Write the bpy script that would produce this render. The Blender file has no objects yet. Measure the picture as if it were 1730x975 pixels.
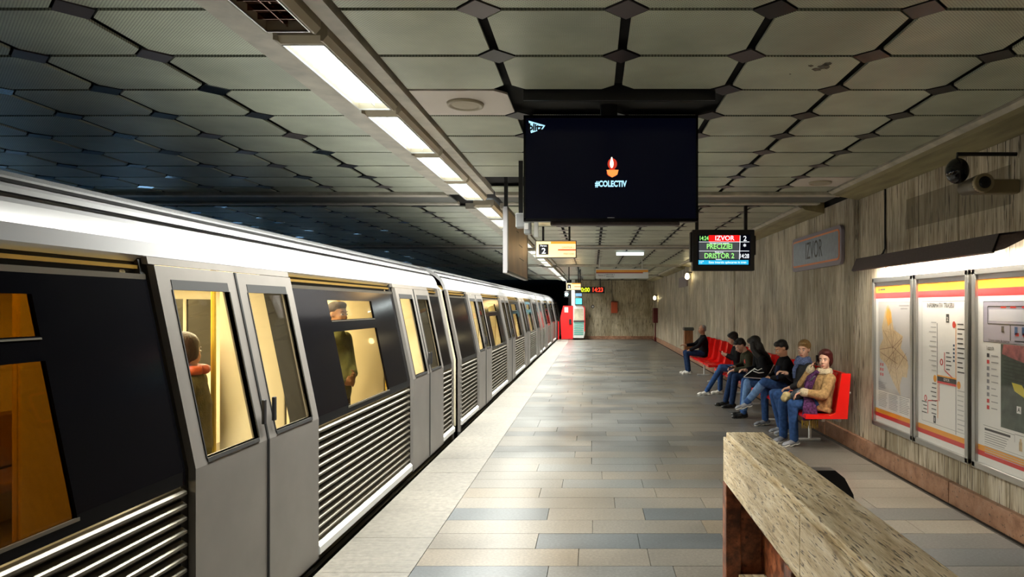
import bpy, bmesh, math, random
from mathutils import Vector, Matrix, Quaternion
R = random.Random(7)
SC = bpy.context.scene
COL = SC.collection
F, CX, CY, EYE = 1153.0, 1001.0, 517.0, 1.78
# ---------------------------------------------------------------- camera, world, exposure
cam = bpy.data.cameras.new('camera'); camo = bpy.data.objects.new('camera', cam); COL.objects.link(camo)
camo.location = (0, 0, EYE); camo.rotation_euler = (math.pi/2, 0, 0)
cam.sensor_width = 36; cam.lens = F/1730*36
cam.shift_x = -(CX-865)/1730; cam.shift_y = (CY-487.5)/1730
cam.clip_start = .05; cam.clip_end = 200
SC.camera = camo
w = bpy.data.worlds.new('world'); SC.world = w; w.use_nodes = True
w.node_tree.nodes['Background'].inputs[0].default_value = (.02, .04, .07, 1)
w.node_tree.nodes['Background'].inputs[1].default_value = .05
SC.view_settings.view_transform = 'Standard'; SC.view_settings.look = 'None'
SC.view_settings.gamma = 1; SC.view_settings.use_curve_mapping = False
SC.view_settings.exposure = 0.22
STRIP_W, OPP_W, CANOPY_W, CAR_W = 82.0, 170.0, 120.0, 80.0     # lamp powers

# ---------------------------------------------------------------- helpers
def area(name, loc, sx, sy, power, color, rot=(0, 0, 0), parent=None, spread=180):
    l = bpy.data.lights.new(name, 'AREA'); l.shape = 'RECTANGLE'; l.size = sx; l.size_y = sy
    l.energy = power; l.color = color; l.spread = math.radians(spread)
    o = bpy.data.objects.new(name, l); COL.objects.link(o); o.location = loc; o.rotation_euler = rot
    if parent: o.parent = parent; o.matrix_parent_inverse = Matrix.Translation(parent.location).inverted()
    return o
def spot_px(x, y, Y):      # the point at depth Y behind photo pixel (x, y)
    return Vector(((x-CX)/F*Y, Y, EYE-(y-CY)/F*Y))
MATS = {}
def nodes(name):
    m = bpy.data.materials.new(name); m.use_nodes = True
    nt = m.node_tree; b = nt.nodes['Principled BSDF']; MATS[name] = m
    return m, nt, b
def mat(name, col, rough=.5, metal=0., emit=None, es=0., alpha=1., noise=0., nscale=20., bump=0., bscale=60., spec=None, stretch=(1, 1, 1), trans=0.):
    if name in MATS: return MATS[name]
    m, nt, b = nodes(name)
    b.inputs['Base Color'].default_value = (*col, 1); b.inputs['Roughness'].default_value = rough
    b.inputs['Metallic'].default_value = metal
    if spec is not None: b.inputs['Specular IOR Level'].default_value = spec
    if emit: b.inputs['Emission Color'].default_value = (*emit, 1); b.inputs['Emission Strength'].default_value = es
    if trans: b.inputs['Transmission Weight'].default_value = trans
    b.inputs['Alpha'].default_value = alpha
    if noise or bump:
        tc = nt.nodes.new('ShaderNodeTexCoord'); mp = nt.nodes.new('ShaderNodeMapping'); mp.inputs['Scale'].default_value = stretch
        nt.links.new(tc.outputs['Object'], mp.inputs[0])
    if noise:
        n = nt.nodes.new('ShaderNodeTexNoise'); n.inputs['Scale'].default_value = nscale; n.inputs['Detail'].default_value = 5
        nt.links.new(mp.outputs[0], n.inputs['Vector'])
        r = nt.nodes.new('ShaderNodeValToRGB')
        r.color_ramp.elements[0].position = .3; r.color_ramp.elements[1].position = .7
        r.color_ramp.elements[0].color = (*[c*(1-noise) for c in col], 1)
        r.color_ramp.elements[1].color = (*[min(1, c*(1+noise*.6)) for c in col], 1)
        nt.links.new(n.outputs['Fac'], r.inputs[0]); nt.links.new(r.outputs[0], b.inputs['Base Color'])
    if bump:
        n2 = nt.nodes.new('ShaderNodeTexNoise'); n2.inputs['Scale'].default_value = bscale; n2.inputs['Detail'].default_value = 3
        nt.links.new(mp.outputs[0], n2.inputs['Vector'])
        bp = nt.nodes.new('ShaderNodeBump'); bp.inputs['Strength'].default_value = bump; bp.inputs['Distance'].default_value = .01
        nt.links.new(n2.outputs['Fac'], bp.inputs['Height']); nt.links.new(bp.outputs[0], b.inputs['Normal'])
    return m
def stone(name, cols, scale, stretch, rough, pit=0., pitcol=(.05, .04, .03), pitscale=40., bump=.2, coords='Position', rect=None, grime=False):
    """streaky stone: ramp of colours over stretched noise in world space, dark pits on top"""
    m, nt, b = nodes(name); N = nt.nodes; L = nt.links
    g = N.new('ShaderNodeNewGeometry'); mp = N.new('ShaderNodeMapping'); mp.inputs['Scale'].default_value = stretch
    L.new(g.outputs['Position'], mp.inputs[0])
    n = N.new('ShaderNodeTexNoise'); n.inputs['Scale'].default_value = scale; n.inputs['Detail'].default_value = 2.5 if scale > 30 else 8; n.inputs['Roughness'].default_value = .65
    L.new(mp.outputs[0], n.inputs['Vector'])
    r = N.new('ShaderNodeValToRGB'); e = r.color_ramp.elements
    e[0].position = .28; e[0].color = (*cols[0], 1); e[1].position = .75; e[1].color = (*cols[-1], 1)
    for i, c in enumerate(cols[1:-1]):
        k = e.new(.28+.47*(i+1)/(len(cols)-1)); k.color = (*c, 1)
    L.new(n.outputs['Fac'], r.inputs[0])
    out = r.outputs[0]
    n3 = N.new('ShaderNodeTexNoise'); n3.inputs['Scale'].default_value = .9; n3.inputs['Detail'].default_value = 4
    L.new(g.outputs['Position'], n3.inputs['Vector'])
    mr = N.new('ShaderNodeMapRange'); mr.inputs[1].default_value = .3; mr.inputs[2].default_value = .7; mr.inputs[3].default_value = .62; mr.inputs[4].default_value = 1.12
    L.new(n3.outputs['Fac'], mr.inputs[0])
    mx = N.new('ShaderNodeMix'); mx.data_type = 'RGBA'; mx.blend_type = 'MULTIPLY'; mx.inputs[0].default_value = 1
    cmb = N.new('ShaderNodeCombineColor')
    for i in range(3): L.new(mr.outputs[0], cmb.inputs[i])
    L.new(out, mx.inputs[6]); L.new(cmb.outputs[0], mx.inputs[7]); out = mx.outputs[2]
    if grime:        # olive-brown damp runs that thicken towards the floor of the wall and between z .7 and 2
        n4 = N.new('ShaderNodeTexNoise'); n4.inputs['Scale'].default_value = 2.2; n4.inputs['Detail'].default_value = 6
        mp4 = N.new('ShaderNodeMapping'); mp4.inputs['Scale'].default_value = (1, 1, .3); L.new(g.outputs['Position'], mp4.inputs[0]); L.new(mp4.outputs[0], n4.inputs['Vector'])
        r4 = N.new('ShaderNodeMapRange'); r4.inputs[1].default_value = .46; r4.inputs[2].default_value = .66; r4.inputs[3].default_value = 0; r4.inputs[4].default_value = .52
        L.new(n4.outputs['Fac'], r4.inputs[0])
        m4 = N.new('ShaderNodeMix'); m4.data_type = 'RGBA'; m4.blend_type = 'MIX'; L.new(r4.outputs[0], m4.inputs[0])
        L.new(out, m4.inputs[6]); m4.inputs[7].default_value = (.15, .115, .05, 1); out = m4.outputs[2]
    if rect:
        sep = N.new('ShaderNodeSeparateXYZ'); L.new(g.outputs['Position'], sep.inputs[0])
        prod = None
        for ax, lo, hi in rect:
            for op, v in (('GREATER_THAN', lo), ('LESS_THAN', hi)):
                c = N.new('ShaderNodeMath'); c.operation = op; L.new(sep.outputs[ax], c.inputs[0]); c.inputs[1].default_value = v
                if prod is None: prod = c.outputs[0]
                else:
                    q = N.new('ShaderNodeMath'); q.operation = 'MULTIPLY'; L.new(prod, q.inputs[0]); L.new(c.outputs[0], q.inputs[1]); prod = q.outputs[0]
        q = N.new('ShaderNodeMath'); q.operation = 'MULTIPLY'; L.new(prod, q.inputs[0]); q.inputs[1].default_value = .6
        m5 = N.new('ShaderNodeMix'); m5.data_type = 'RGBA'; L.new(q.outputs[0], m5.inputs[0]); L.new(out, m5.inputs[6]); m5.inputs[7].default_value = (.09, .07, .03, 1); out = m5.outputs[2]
    if pit:
        n2 = N.new('ShaderNodeTexNoise'); n2.inputs['Scale'].default_value = pitscale; n2.inputs['Detail'].default_value = 4
        L.new(mp.outputs[0], n2.inputs['Vector'])
        r2 = N.new('ShaderNodeMapRange'); r2.inputs[1].default_value = .66-pit; r2.inputs[2].default_value = .72-pit
        L.new(n2.outputs['Fac'], r2.inputs[0])
        m2 = N.new('ShaderNodeMix'); m2.data_type = 'RGBA'; L.new(r2.outputs[0], m2.inputs[0]); L.new(out, m2.inputs[6]); m2.inputs[7].default_value = (*pitcol, 1); out = m2.outputs[2]
        hsrc = n2.outputs['Fac']
    else: hsrc = n.outputs['Fac']
    L.new(out, b.inputs['Base Color'])
    rr = N.new('ShaderNodeMapRange'); rr.inputs[3].default_value = rough-.09; rr.inputs[4].default_value = rough+.12; L.new(n3.outputs['Fac'], rr.inputs[0]); L.new(rr.outputs[0], b.inputs['Roughness'])
    if bump:
        bp = N.new('ShaderNodeBump'); bp.inputs['Strength'].default_value = bump; bp.inputs['Distance'].default_value = .006; bp.invert = bool(pit)
        L.new(hsrc, bp.inputs['Height']); L.new(bp.outputs[0], b.inputs['Normal'])
    return m

class MB:
    """collects shapes, builds ONE mesh object"""
    def __init__(s): s.v = []; s.f = []; s.mi = []
    def poly(s, pts, faces, mi=0):
        k = len(s.v); s.v += [tuple(p) for p in pts]
        for f in faces: s.f.append([k+i for i in f]); s.mi.append(mi)
        return s
    def box(s, x0, x1, y0, y1, z0, z1, mi=0):
        return s.poly([(x0, y0, z0), (x1, y0, z0), (x1, y1, z0), (x0, y1, z0), (x0, y0, z1), (x1, y0, z1), (x1, y1, z1), (x0, y1, z1)],
                      [(3, 2, 1, 0), (4, 5, 6, 7), (0, 1, 5, 4), (1, 2, 6, 5), (2, 3, 7, 6), (3, 0, 4, 7)], mi)
    def bbox(s, x0, x1, y0, y1, z0, z1, b=.01, mi=0):
        """box with chamfered edges"""
        bm = bmesh.new(); bmesh.ops.create_cube(bm, size=1)
        for v in bm.verts: v.co = Vector(((x0+x1)/2+v.co.x*(x1-x0), (y0+y1)/2+v.co.y*(y1-y0), (z0+z1)/2+v.co.z*(z1-z0)))
        bmesh.ops.bevel(bm, geom=bm.edges[:], offset=b, segments=2, affect='EDGES', profile=.5)
        s.addbm(bm, mi); return s
    def addbm(s, bm, mi=0, M=None):
        bm.verts.index_update()
        s.poly([(M @ v.co) if M else v.co for v in bm.verts], [[v.index for v in f.verts] for f in bm.faces], mi); bm.free()
    def prism(s, pts, a0, a1, axis='y', mi=0):
        """closed polygon pts (2D) extruded along axis; pts are (x,z) for y, (x,y) for z, (y,z) for x"""
        def P(p, a): return (p[0], a, p[1]) if axis == 'y' else ((p[0], p[1], a) if axis == 'z' else (a, p[0], p[1]))
        n = len(pts)
        return s.poly([P(p, a0) for p in pts]+[P(p, a1) for p in pts], [list(range(n))[::-1], [n+i for i in range(n)]]+[(i, (i+1) % n, n+(i+1) % n, n+i) for i in range(n)], mi)
    def tube(s, pts, r, n=8, mi=0, cap=True):
        pts = [Vector(p) for p in pts]; rs = r if isinstance(r, (list, tuple)) else [r]*len(pts); rings = []
        up = None
        for i, p in enumerate(pts):
            d = (pts[min(i+1, len(pts)-1)]-pts[max(i-1, 0)]).normalized()
            if up is None: up = d.orthogonal().normalized()
            up = (up-d*up.dot(d)).normalized(); sd = d.cross(up)
            rings.append([p+(up*math.cos(2*math.pi*k/n)+sd*math.sin(2*math.pi*k/n))*rs[i] for k in range(n)])
        fs = []
        for i in range(len(pts)-1):
            for k in range(n): fs.append((i*n+k, i*n+(k+1) % n, (i+1)*n+(k+1) % n, (i+1)*n+k))
        if cap: fs += [list(range(n))[::-1], [(len(pts)-1)*n+k for k in range(n)]]
        return s.poly([q for rg in rings for q in rg], fs, mi)
    def lathe(s, c, prof, n=24, mi=0, M=None):
        """prof: (r, z) pairs about z through c"""
        P = []
        for r, z in prof:
            for k in range(n):
                q = Vector((r*math.cos(2*math.pi*k/n), r*math.sin(2*math.pi*k/n), z))
                P.append((M @ q if M else q)+Vector(c))
        fs = [(i*n+k, i*n+(k+1) % n, (i+1)*n+(k+1) % n, (i+1)*n+k) for i in range(len(prof)-1) for k in range(n)]
        fs += [list(range(n))[::-1], [(len(prof)-1)*n+k for k in range(n)]]
        return s.poly(P, fs, mi)
    def ell(s, c, r, M=None, mi=0, sub=3):
        bm = bmesh.new(); bmesh.ops.create_icosphere(bm, subdivisions=sub, radius=1)
        c = Vector(c)
        for v in bm.verts:
            q = Vector((v.co.x*r[0], v.co.y*r[1], v.co.z*r[2])); v.co = (M @ q if M else q)+c
        s.addbm(bm, mi); return s
    def limb(s, a, b, ra, rb, sub=2):
        s.tube([a, b], [ra, rb], 14); s.ell(a, (ra,)*3, sub=sub); s.ell(b, (rb,)*3, sub=sub); return s
    def mesh(s, name, mats, smooth=False):
        me = bpy.data.meshes.new(name); me.from_pydata(s.v, [], s.f)
        for m in (mats if isinstance(mats, (list, tuple)) else [mats]): me.materials.append(m)
        me.polygons.foreach_set('material_index', s.mi)
        if smooth: me.polygons.foreach_set('use_smooth', [True]*len(s.f))
        me.update(); return me
    def build(s, name, mats, parent=None, smooth=False, **kw):
        return link(name, s.mesh(name, mats, smooth), parent, **kw)
def link(name, me, parent=None, **kw):
    o = bpy.data.objects.new(name, me); COL.objects.link(o)
    if parent: o.parent = parent; o.matrix_parent_inverse = Matrix.Translation(parent.location).inverted() if parent.type == 'EMPTY' else Matrix()
    for k, v in kw.items(): o[k] = v
    return o
def thing(name, label, cat, loc=(0, 0, 0), group=None):
    """Empty at the thing's base; children are built in world coordinates"""
    o = bpy.data.objects.new(name, None); COL.objects.link(o); o.location = loc; o.empty_display_size = .1
    o['label'] = label; o['category'] = cat
    if group: o['group'] = group
    return o
def tag(o, label, cat, group=None, kind=None):
    o['label'] = label; o['category'] = cat
    if group: o['group'] = group
    if kind: o['kind'] = kind
    return o
def copy_tree(o, parent=None):
    c = o.copy(); COL.objects.link(c)
    if parent: c.parent = parent; c.matrix_parent_inverse = o.matrix_parent_inverse.copy()
    for ch in list(o.children): copy_tree(ch, c)
    return c
def text(name, s, M, size, m, parent, sx=1., ext=.0008, align='CENTER', **kw):
    """flat lettering as a thin mesh; M maps text plane (x right, y up, z out) to world"""
    cu = bpy.data.curves.new(name, 'FONT'); cu.body = s; cu.size = size; cu.extrude = ext; cu.align_x = align; cu.align_y = 'CENTER'; cu.resolution_u = 3
    cu.offset = kw.pop('bold', 0.)
    t = bpy.data.objects.new(name, cu); COL.objects.link(t)
    dg = bpy.context.evaluated_depsgraph_get(); me = bpy.data.meshes.new_from_object(t.evaluated_get(dg))
    bpy.data.objects.remove(t); bpy.data.curves.remove(cu)
    me.transform(M @ Matrix.Diagonal((sx, 1, 1, 1))); me.materials.clear(); me.materials.append(m); me.name = name
    return link(name, me, parent, **kw)
def plane_M(o, right, up):
    r = Vector(right).normalized(); u = Vector(up).normalized(); n = r.cross(u)
    return Matrix(((r.x, u.x, n.x, o[0]), (r.y, u.y, n.y, o[1]), (r.z, u.z, n.z, o[2]), (0, 0, 0, 1)))

# ---------------------------------------------------------------- materials
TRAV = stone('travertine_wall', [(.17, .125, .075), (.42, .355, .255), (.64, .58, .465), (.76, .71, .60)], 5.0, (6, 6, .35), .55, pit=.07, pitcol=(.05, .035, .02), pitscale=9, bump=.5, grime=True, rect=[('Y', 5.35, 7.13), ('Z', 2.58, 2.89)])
TRAV_END = stone('travertine_end_wall', [(.24, .19, .11), (.53, .455, .32), (.72, .64, .49)], 4.0, (6, 6, .5), .55, pit=.06, pitscale=9, bump=.4, grime=True)
TRAV_B = stone('travertine_bench', [(.24, .15, .06), (.56, .43, .25), (.76, .64, .45), (.88, .80, .66)], 4.5, (9, 1.0, 9), .4, pit=.085, pitcol=(.09, .065, .04), pitscale=16, bump=.6)
REDST = stone('red_marble', [(.02, .008, .004), (.10, .026, .010), (.32, .10, .04), (.50, .20, .10)], 11, (1, 1, 1), .38, pit=.04, pitcol=(.05, .02, .01), pitscale=24, bump=.15)
PINKST = stone('pink_marble', [(.20, .09, .05), (.38, .20, .12), (.46, .29, .21)], 8, (1, 1, 1), .4, pit=.03, pitscale=30, bump=.1)
GR = [stone('granite_'+n, [tuple(x*.38 for x in c), tuple(x*.58 for x in c), tuple(x*.82 for x in c)], 45, (1.0, 1.6, 1), r+.035, bump=.03)
      for n, c, r in (('warm_grey', (.235, .215, .185), .30), ('beige', (.265, .235, .195), .30), ('grey', (.215, .215, .205), .28), ('blue_grey', (.13, .145, .155), .29), ('tan', (.275, .23, .175), .31), ('dark', (.16, .16, .155), .28))]
def edge_mat():
    m = stone('ribbed_edge_stone', [(.09, .08, .065), (.15, .135, .11), (.20, .185, .155)], 20, (1, 1, 1), .5, bump=0)
    nt = m.node_tree; g = nt.nodes.new('ShaderNodeNewGeometry'); wv = nt.nodes.new('ShaderNodeTexWave'); wv.bands_direction = 'Y'; wv.inputs['Scale'].default_value = 16
    bp = nt.nodes.new('ShaderNodeBump'); bp.inputs['Strength'].default_value = .8; bp.inputs['Distance'].default_value = .006
    nt.links.new(g.outputs['Position'], wv.inputs[0]); nt.links.new(wv.outputs['Fac'], bp.inputs['Height']); nt.links.new(bp.outputs[0], nt.nodes['Principled BSDF'].inputs['Normal'])
    return m
EDGE = edge_mat()
def panel_mat(name, col):
    """perforated sheet metal: fine diagonal rows of holes"""
    m, nt, b = nodes(name); N, L = nt.nodes, nt.links
    g = N.new('ShaderNodeNewGeometry'); b.inputs['Roughness'].default_value = .42; b.inputs['Metallic'].default_value = .25
    mp = N.new('ShaderNodeMapping'); mp.inputs['Rotation'].default_value = (0, 0, math.radians(45)); mp.inputs['Scale'].default_value = (80, 80, .01); L.new(g.outputs['Position'], mp.inputs[0])
    v = N.new('ShaderNodeTexVoronoi'); v.inputs['Scale'].default_value = 1; v.inputs['Randomness'].default_value = 0; L.new(mp.outputs[0], v.inputs['Vector'])
    r = N.new('ShaderNodeMapRange'); r.inputs[1].default_value = .18; r.inputs[2].default_value = .34; L.new(v.outputs['Distance'], r.inputs[0])
    n = N.new('ShaderNodeTexNoise'); n.inputs['Scale'].default_value = 2.1; n.inputs['Detail'].default_value = 5; L.new(g.outputs['Position'], n.inputs['Vector'])
    r2 = N.new('ShaderNodeMapRange'); r2.inputs[1].default_value = .3; r2.inputs[2].default_value = .7; r2.inputs[3].default_value = .72; r2.inputs[4].default_value = 1.1; L.new(n.outputs['Fac'], r2.inputs[0])
    oi = N.new('ShaderNodeObjectInfo'); r3 = N.new('ShaderNodeMapRange'); r3.inputs[3].default_value = .86; r3.inputs[4].default_value = 1.12; L.new(oi.outputs['Random'], r3.inputs[0])
    mu = N.new('ShaderNodeMath'); mu.operation = 'MULTIPLY'; L.new(r2.outputs[0], mu.inputs[0]); L.new(r3.outputs[0], mu.inputs[1])
    sc = N.new('ShaderNodeVectorMath'); sc.operation = 'SCALE'; sc.inputs[0].default_value = col; L.new(mu.outputs[0], sc.inputs['Scale'])
    mx = N.new('ShaderNodeMix'); mx.data_type = 'RGBA'; L.new(r.outputs[0], mx.inputs[0]); mx.inputs[6].default_value = (*[c*.35 for c in col], 1); L.new(sc.outputs[0], mx.inputs[7])
    L.new(mx.outputs[2], b.inputs['Base Color'])
    return m
PANEL = panel_mat('ceiling_panel_green', (.56, .60, .47))
M = dict(
    black=mat('black_paint', (.008, .008, .01), .5), gloss=mat('black_gloss', (.004, .004, .006), .08), void=mat('dark_void', (.004, .004, .004), .9),
    diamond=mat('diamond_dark', (.02, .018, .018), .35, .4), diamond2=mat('diamond_grey', (.11, .09, .09), .35, .4), diamond3=mat('diamond_bare_metal', (.55, .6, .68), .16, 1.),
    cream=mat('cream_paint', (.46, .43, .35), .5, noise=.25, nscale=6), soffit=mat('soffit_ochre', (.27, .235, .12), .5, noise=.35, nscale=4, stretch=(3, .4, 3)),
    fixture=mat('fixture_beige', (.42, .37, .27), .45), white=mat('white_paint', (.75, .75, .73), .4), plastic=mat('white_plastic', (.62, .62, .60), .35),
    tube=mat('lamp_diffuser', (.9, .9, .9), .5, emit=(.93, 1, .96), es=4.2), louvre=mat('lamp_louvre', (.85, .87, .88), .25, .6), offlamp=mat('unlit_reflector', (.16, .065, .03), .12, .9),
    steel=mat('brushed_steel', (.45, .45, .44), .3, 1., bump=.05, bscale=200), chrome=mat('chrome', (.7, .7, .7), .12, 1.),
    alu=mat('train_aluminium', (.17, .155, .125), .42, .85), door=mat('train_door_grey', (.20, .185, .17), .42, .35, noise=.12, nscale=3), trainwhite=mat('train_white', (.36, .36, .37), .14, 0, spec=.7),
    trainblack=mat('train_black', (.003, .003, .004), .14, spec=.08), rubber=mat('rubber', (.015, .015, .015), .6), amber=mat('amber_panel', (.42, .27, .03), .4),
    cariv=mat('car_interior_cream', (.78, .70, .50), .5), carfloor=mat('car_floor', (.2, .17, .12), .5), carseat=mat('car_seat', (.25, .13, .05), .5),
    carlamp=mat('car_lamp', (1, .9, .7), .5, emit=(1, .85, .5), es=9), polem=mat('yellow_grab_pole', (.7, .5, .05), .3),
    red=mat('red_seat', (.62, .008, .006), .2, spec=.7), redpaint=mat('red_paint', (.62, .01, .012), .4), orange=mat('orange_box', (.42, .07, .02), .5), darkred=mat('dark_red', (.12, .01, .01), .5),
    wood=mat('bin_wood', (.22, .075, .02), .45, noise=.4, nscale=5, stretch=(6, 6, .6)), mauve=mat('canopy_mauve', (.085, .065, .07), .5, noise=.2, nscale=60),
    paper=mat('poster_paper', (.80, .79, .77), .35), yellow=mat('print_orange', (.80, .33, .015), .4), pred=mat('print_red', (.62, .02, .02), .4), ink=mat('print_ink', (.03, .03, .035), .5), grey=mat('print_grey', (.30, .30, .31), .5), lightgrey=mat('print_light_grey', (.48, .48, .48), .5),
    tan=mat('print_tan', (.62, .46, .27), .5, noise=.2, nscale=30), pyellow=mat('print_yellow', (.65, .55, .04), .5), lilac=mat('print_lilac', (.36, .34, .42), .5), pgreen=mat('print_dark_green', (.045, .065, .045), .5, noise=.6, nscale=14), pteal=mat('print_teal', (.05, .30, .26), .5), porange=mat('print_map_orange', (.75, .38, .06), .5),
    signblue=mat('sign_blue_grey', (.21, .25, .32), .4, noise=.15, nscale=14), signedge=mat('sign_rim_mauve', (.24, .21, .26), .5), signorange=mat('sign_orange_line', (.75, .24, .09), .5),
    tanboard=mat('tan_board', (.58, .40, .23), .45, noise=.22, nscale=2.5), signlit=mat('lit_sign_face', (.9, .75, .5), .4, emit=(1, .78, .42), es=1.0), signlit2=mat('lit_sign_orange', (.9, .4, .05), .4, emit=(1, .42, .03), es=.75), signlit3=mat('lit_sign_red', (.7, .05, .02), .4, emit=(.9, .08, .02), es=.6),
    scr=mat('screen_dark', (.002, .002, .004), .2, emit=(.0006, .0008, .003), es=1, spec=.3), scrgrey=mat('screen_grey_cell', (.02, .02, .02), .2, emit=(.055, .06, .065), es=1), scrred=mat('screen_red', (.3, 0, 0), .2, emit=(.95, .01, .01), es=1.), scrgreen=mat('screen_green', (.1, .3, .1), .3, emit=(.35, .95, .22), es=1), scrwhite=mat('screen_white', (.4, .4, .4), .3, emit=(.9, .95, 1), es=1), scrcyan=mat('screen_cyan', (0, .2, .3), .3, emit=(.02, .42, .72), es=1), scrteal=mat('screen_teal', (0, .2, .3), .3, emit=(.15, .65, .72), es=1.2),
    ledr=mat('led_red', (.3, 0, 0), .3, emit=(1, .05, .02), es=1.6), ledy=mat('led_yellow', (.3, .3, 0), .3, emit=(.75, .9, .02), es=1.3),
    logo=mat('screen_logo_blue', (.2, .4, .5), .3, emit=(.45, .82, 1), es=1.), flame=mat('screen_flame', (1, .6, .3), .3, emit=(1, .92, .75), es=1.5), wax=mat('screen_wax', (.8, .3, .1), .3, emit=(.95, .33, .07), es=1), halo=mat('screen_flame_glow', (.5, .05, .02), .3, emit=(.45, .03, .015), es=1),
    bulb=mat('bulb', (1, .9, .7), .3, emit=(1, .82, .45), es=14), signal=mat('signal_lens', (.5, 1, 1), .3, emit=(.35, .95, 1), es=9), dirt=mat('gutter_dirt', (.018, .014, .01), .9, noise=.5, nscale=12, bump=.8, bscale=30),
    concrete=mat('concrete', (.06, .06, .06), .8), glass=None)
def glass_mat(name, tint, a, rough=.03):
    m, nt, b = nodes(name); N, L = nt.nodes, nt.links
    t = N.new('ShaderNodeBsdfTransparent'); t.inputs[0].default_value = (*tint, 1); gl = N.new('ShaderNodeBsdfGlossy'); gl.inputs['Roughness'].default_value = rough
    fr = N.new('ShaderNodeFresnel'); fr.inputs[0].default_value = 1.5
    ml = N.new('ShaderNodeMath'); ml.operation = 'MULTIPLY_ADD'; ml.inputs[1].default_value = 1.; ml.inputs[2].default_value = a; gg = N.new('ShaderNodeNewGeometry'); bf = N.new('ShaderNodeMath'); bf.operation = 'SUBTRACT'; bf.inputs[0].default_value = 1; L.new(gg.outputs['Backfacing'], bf.inputs[1])
    fm = N.new('ShaderNodeMath'); fm.operation = 'MULTIPLY'; L.new(fr.outputs[0], fm.inputs[0]); L.new(bf.outputs[0], fm.inputs[1]); L.new(fm.outputs[0], ml.inputs[0])
    mx = N.new('ShaderNodeMixShader'); L.new(ml.outputs[0], mx.inputs[0]); L.new(t.outputs[0], mx.inputs[1]); L.new(gl.outputs[0], mx.inputs[2])
    L.new(mx.outputs[0], nt.nodes['Material Output'].inputs[0]); return m
M['glass'] = glass_mat('window_glass', (.93, .92, .88), .02)
M['smoke'] = glass_mat('tinted_window_glass', (.80, .76, .66), .02)
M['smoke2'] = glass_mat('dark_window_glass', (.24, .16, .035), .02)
M['cover'] = glass_mat('poster_cover', (.98, .98, .98), .0, .08)
# ================================================================ STRUCTURE
WX, EY, Y0, CZ = 3.28, 36.6, -7.0, 3.18      # right wall, end wall, back end, ceiling
S = dict(kind='structure')
# ---- floor
floor = MB().box(-1.84, WX+.3, Y0, EY+.3, -1.1, -.02).build('floor', M['concrete'], **S)
palette = [0, 0, 1, 2, 2, 0, 4, 2, 5, 3]
hand = {4.327: [(-.3, 3), (.55, 2), (1.5, 0), (2.3, 1)], 4.66: [(-.1, 4), (.4, 1), (1.4, 0), (2.35, 0)], 4.993: [(-.42, 1), (.35, 3), (1.0, 3), (2.2, 1)], 5.326: [(.0, 1), (.9, 0), (1.9, 4), (2.6, 1)],
        5.66: [(-.38, 3), (.44, 1), (1.15, 3), (1.95, 1)], 5.993: [(.2, 1), (1.0, 0), (1.8, 1), (2.5, 0)], 6.326: [(-.5, 4), (.6, 1), (1.7, 1), (2.4, 4)], 6.66: [(-.3, 0), (.5, 2), (1.3, 2), (2.2, 1)], 6.993: [(.1, 0), (.8, 1), (2.1, 1)], 7.326: [(-.6, 0), (.7, 2), (1.9, 0)]}
last = {4.327: 2, 4.66: 3, 4.993: 5, 5.326: 1, 5.66: 5, 5.993: 1, 6.326: 1, 6.66: 1, 6.993: 0, 7.326: 0}
rest = MB(); nslab = 0; cache = {}
PX0, PX1 = -1.212, 3.16
def slab(x0, x1, y0, y1, mi, single):
    global nslab
    g = .0022; z = round(R.uniform(-.0007, .0007), 5)
    if single:
        key = (round(x1-x0, 2), round(y1-y0, 3), mi)
        if key not in cache:
            cache[key] = MB().box(0, x1-x0-2*g, 0, y1-y0-2*g, -.03, 0).mesh('floor_slab', EDGE if mi == 9 else GR[mi])
        o = link('floor_slab', cache[key], floor); o.location = (x0+g, y0+g, z); nslab += 1
    else: rest.box(x0+g, x1-g, y0+g, y1-g, -.03, z, mi if mi < 9 else 6)
k = 0; y = 4.327-.333*34
while y < EY-.01:
    y1 = min(y+.3333, EY); near = 3.9 < y < 20.5
    h = hand.get(round(y, 3))
    if h is None:
        for kk in hand:
            if abs(kk-y) < .02: h = hand[kk]
    if h:
        x = PX0
        for xe, c in h: slab(x, xe, y, y1, c, near); x = xe
        slab(x, PX1, y, y1, [v for q, v in last.items() if abs(q-y) < .02][0], near)
    else:
        x = PX0
        while x < PX1-.01:
            L = R.choice([.8, 1.0, 1.2, 1.2]); xe = min(round(x+L, 2), PX1) if x > PX0 else round(PX0+R.choice([.4, .7, 1.0, 1.2]), 2)
            if PX1-xe < .3: xe = PX1
            pal = [0, 2, 2, 0, 2, 5] if y > 7.3 else palette
            slab(x, xe, y, y1, R.choice(pal), near); x = xe
    y += .3333
y = Y0
while y < EY-.01:
    y1 = min(y+.68, EY); slab(-1.84, PX0, y, y1, 9, 3.9 < y < 20.5); y += .68
rest.build('floor_slab', GR+[EDGE], floor, kind='stuff')
MB().box(PX1, WX, Y0, EY, -.05, -.012).build('gutter', M['dirt'], floor)
track = MB().box(-9.0, -1.84, Y0, 60, -1.3, -1.1).build('track_bed', M['dirt'], **S)
for x in (-2.65, -4.09, -6.0, -7.44):
    tag(MB().bbox(x-.035, x+.035, Y0, 59, -1.1, -.95, .01).build('rail', M['steel']), {-2.65: 'steel running rail under the train, nearest the platform edge', -4.09: 'steel running rail under the far side of the train', -6.0: 'steel running rail of the empty track, next to the train', -7.44: 'steel running rail nearest the opposite platform'}[x], 'rail', 'running rails')
MB().box(-12.2, -9.0, Y0, 60, -1.1, 0).build('opposite_platform', M['concrete'], **S)
MB().box(-12.4, -12.2, Y0, 60, 0, 3.4).build('wall_left', TRAV_END, **S)
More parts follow.
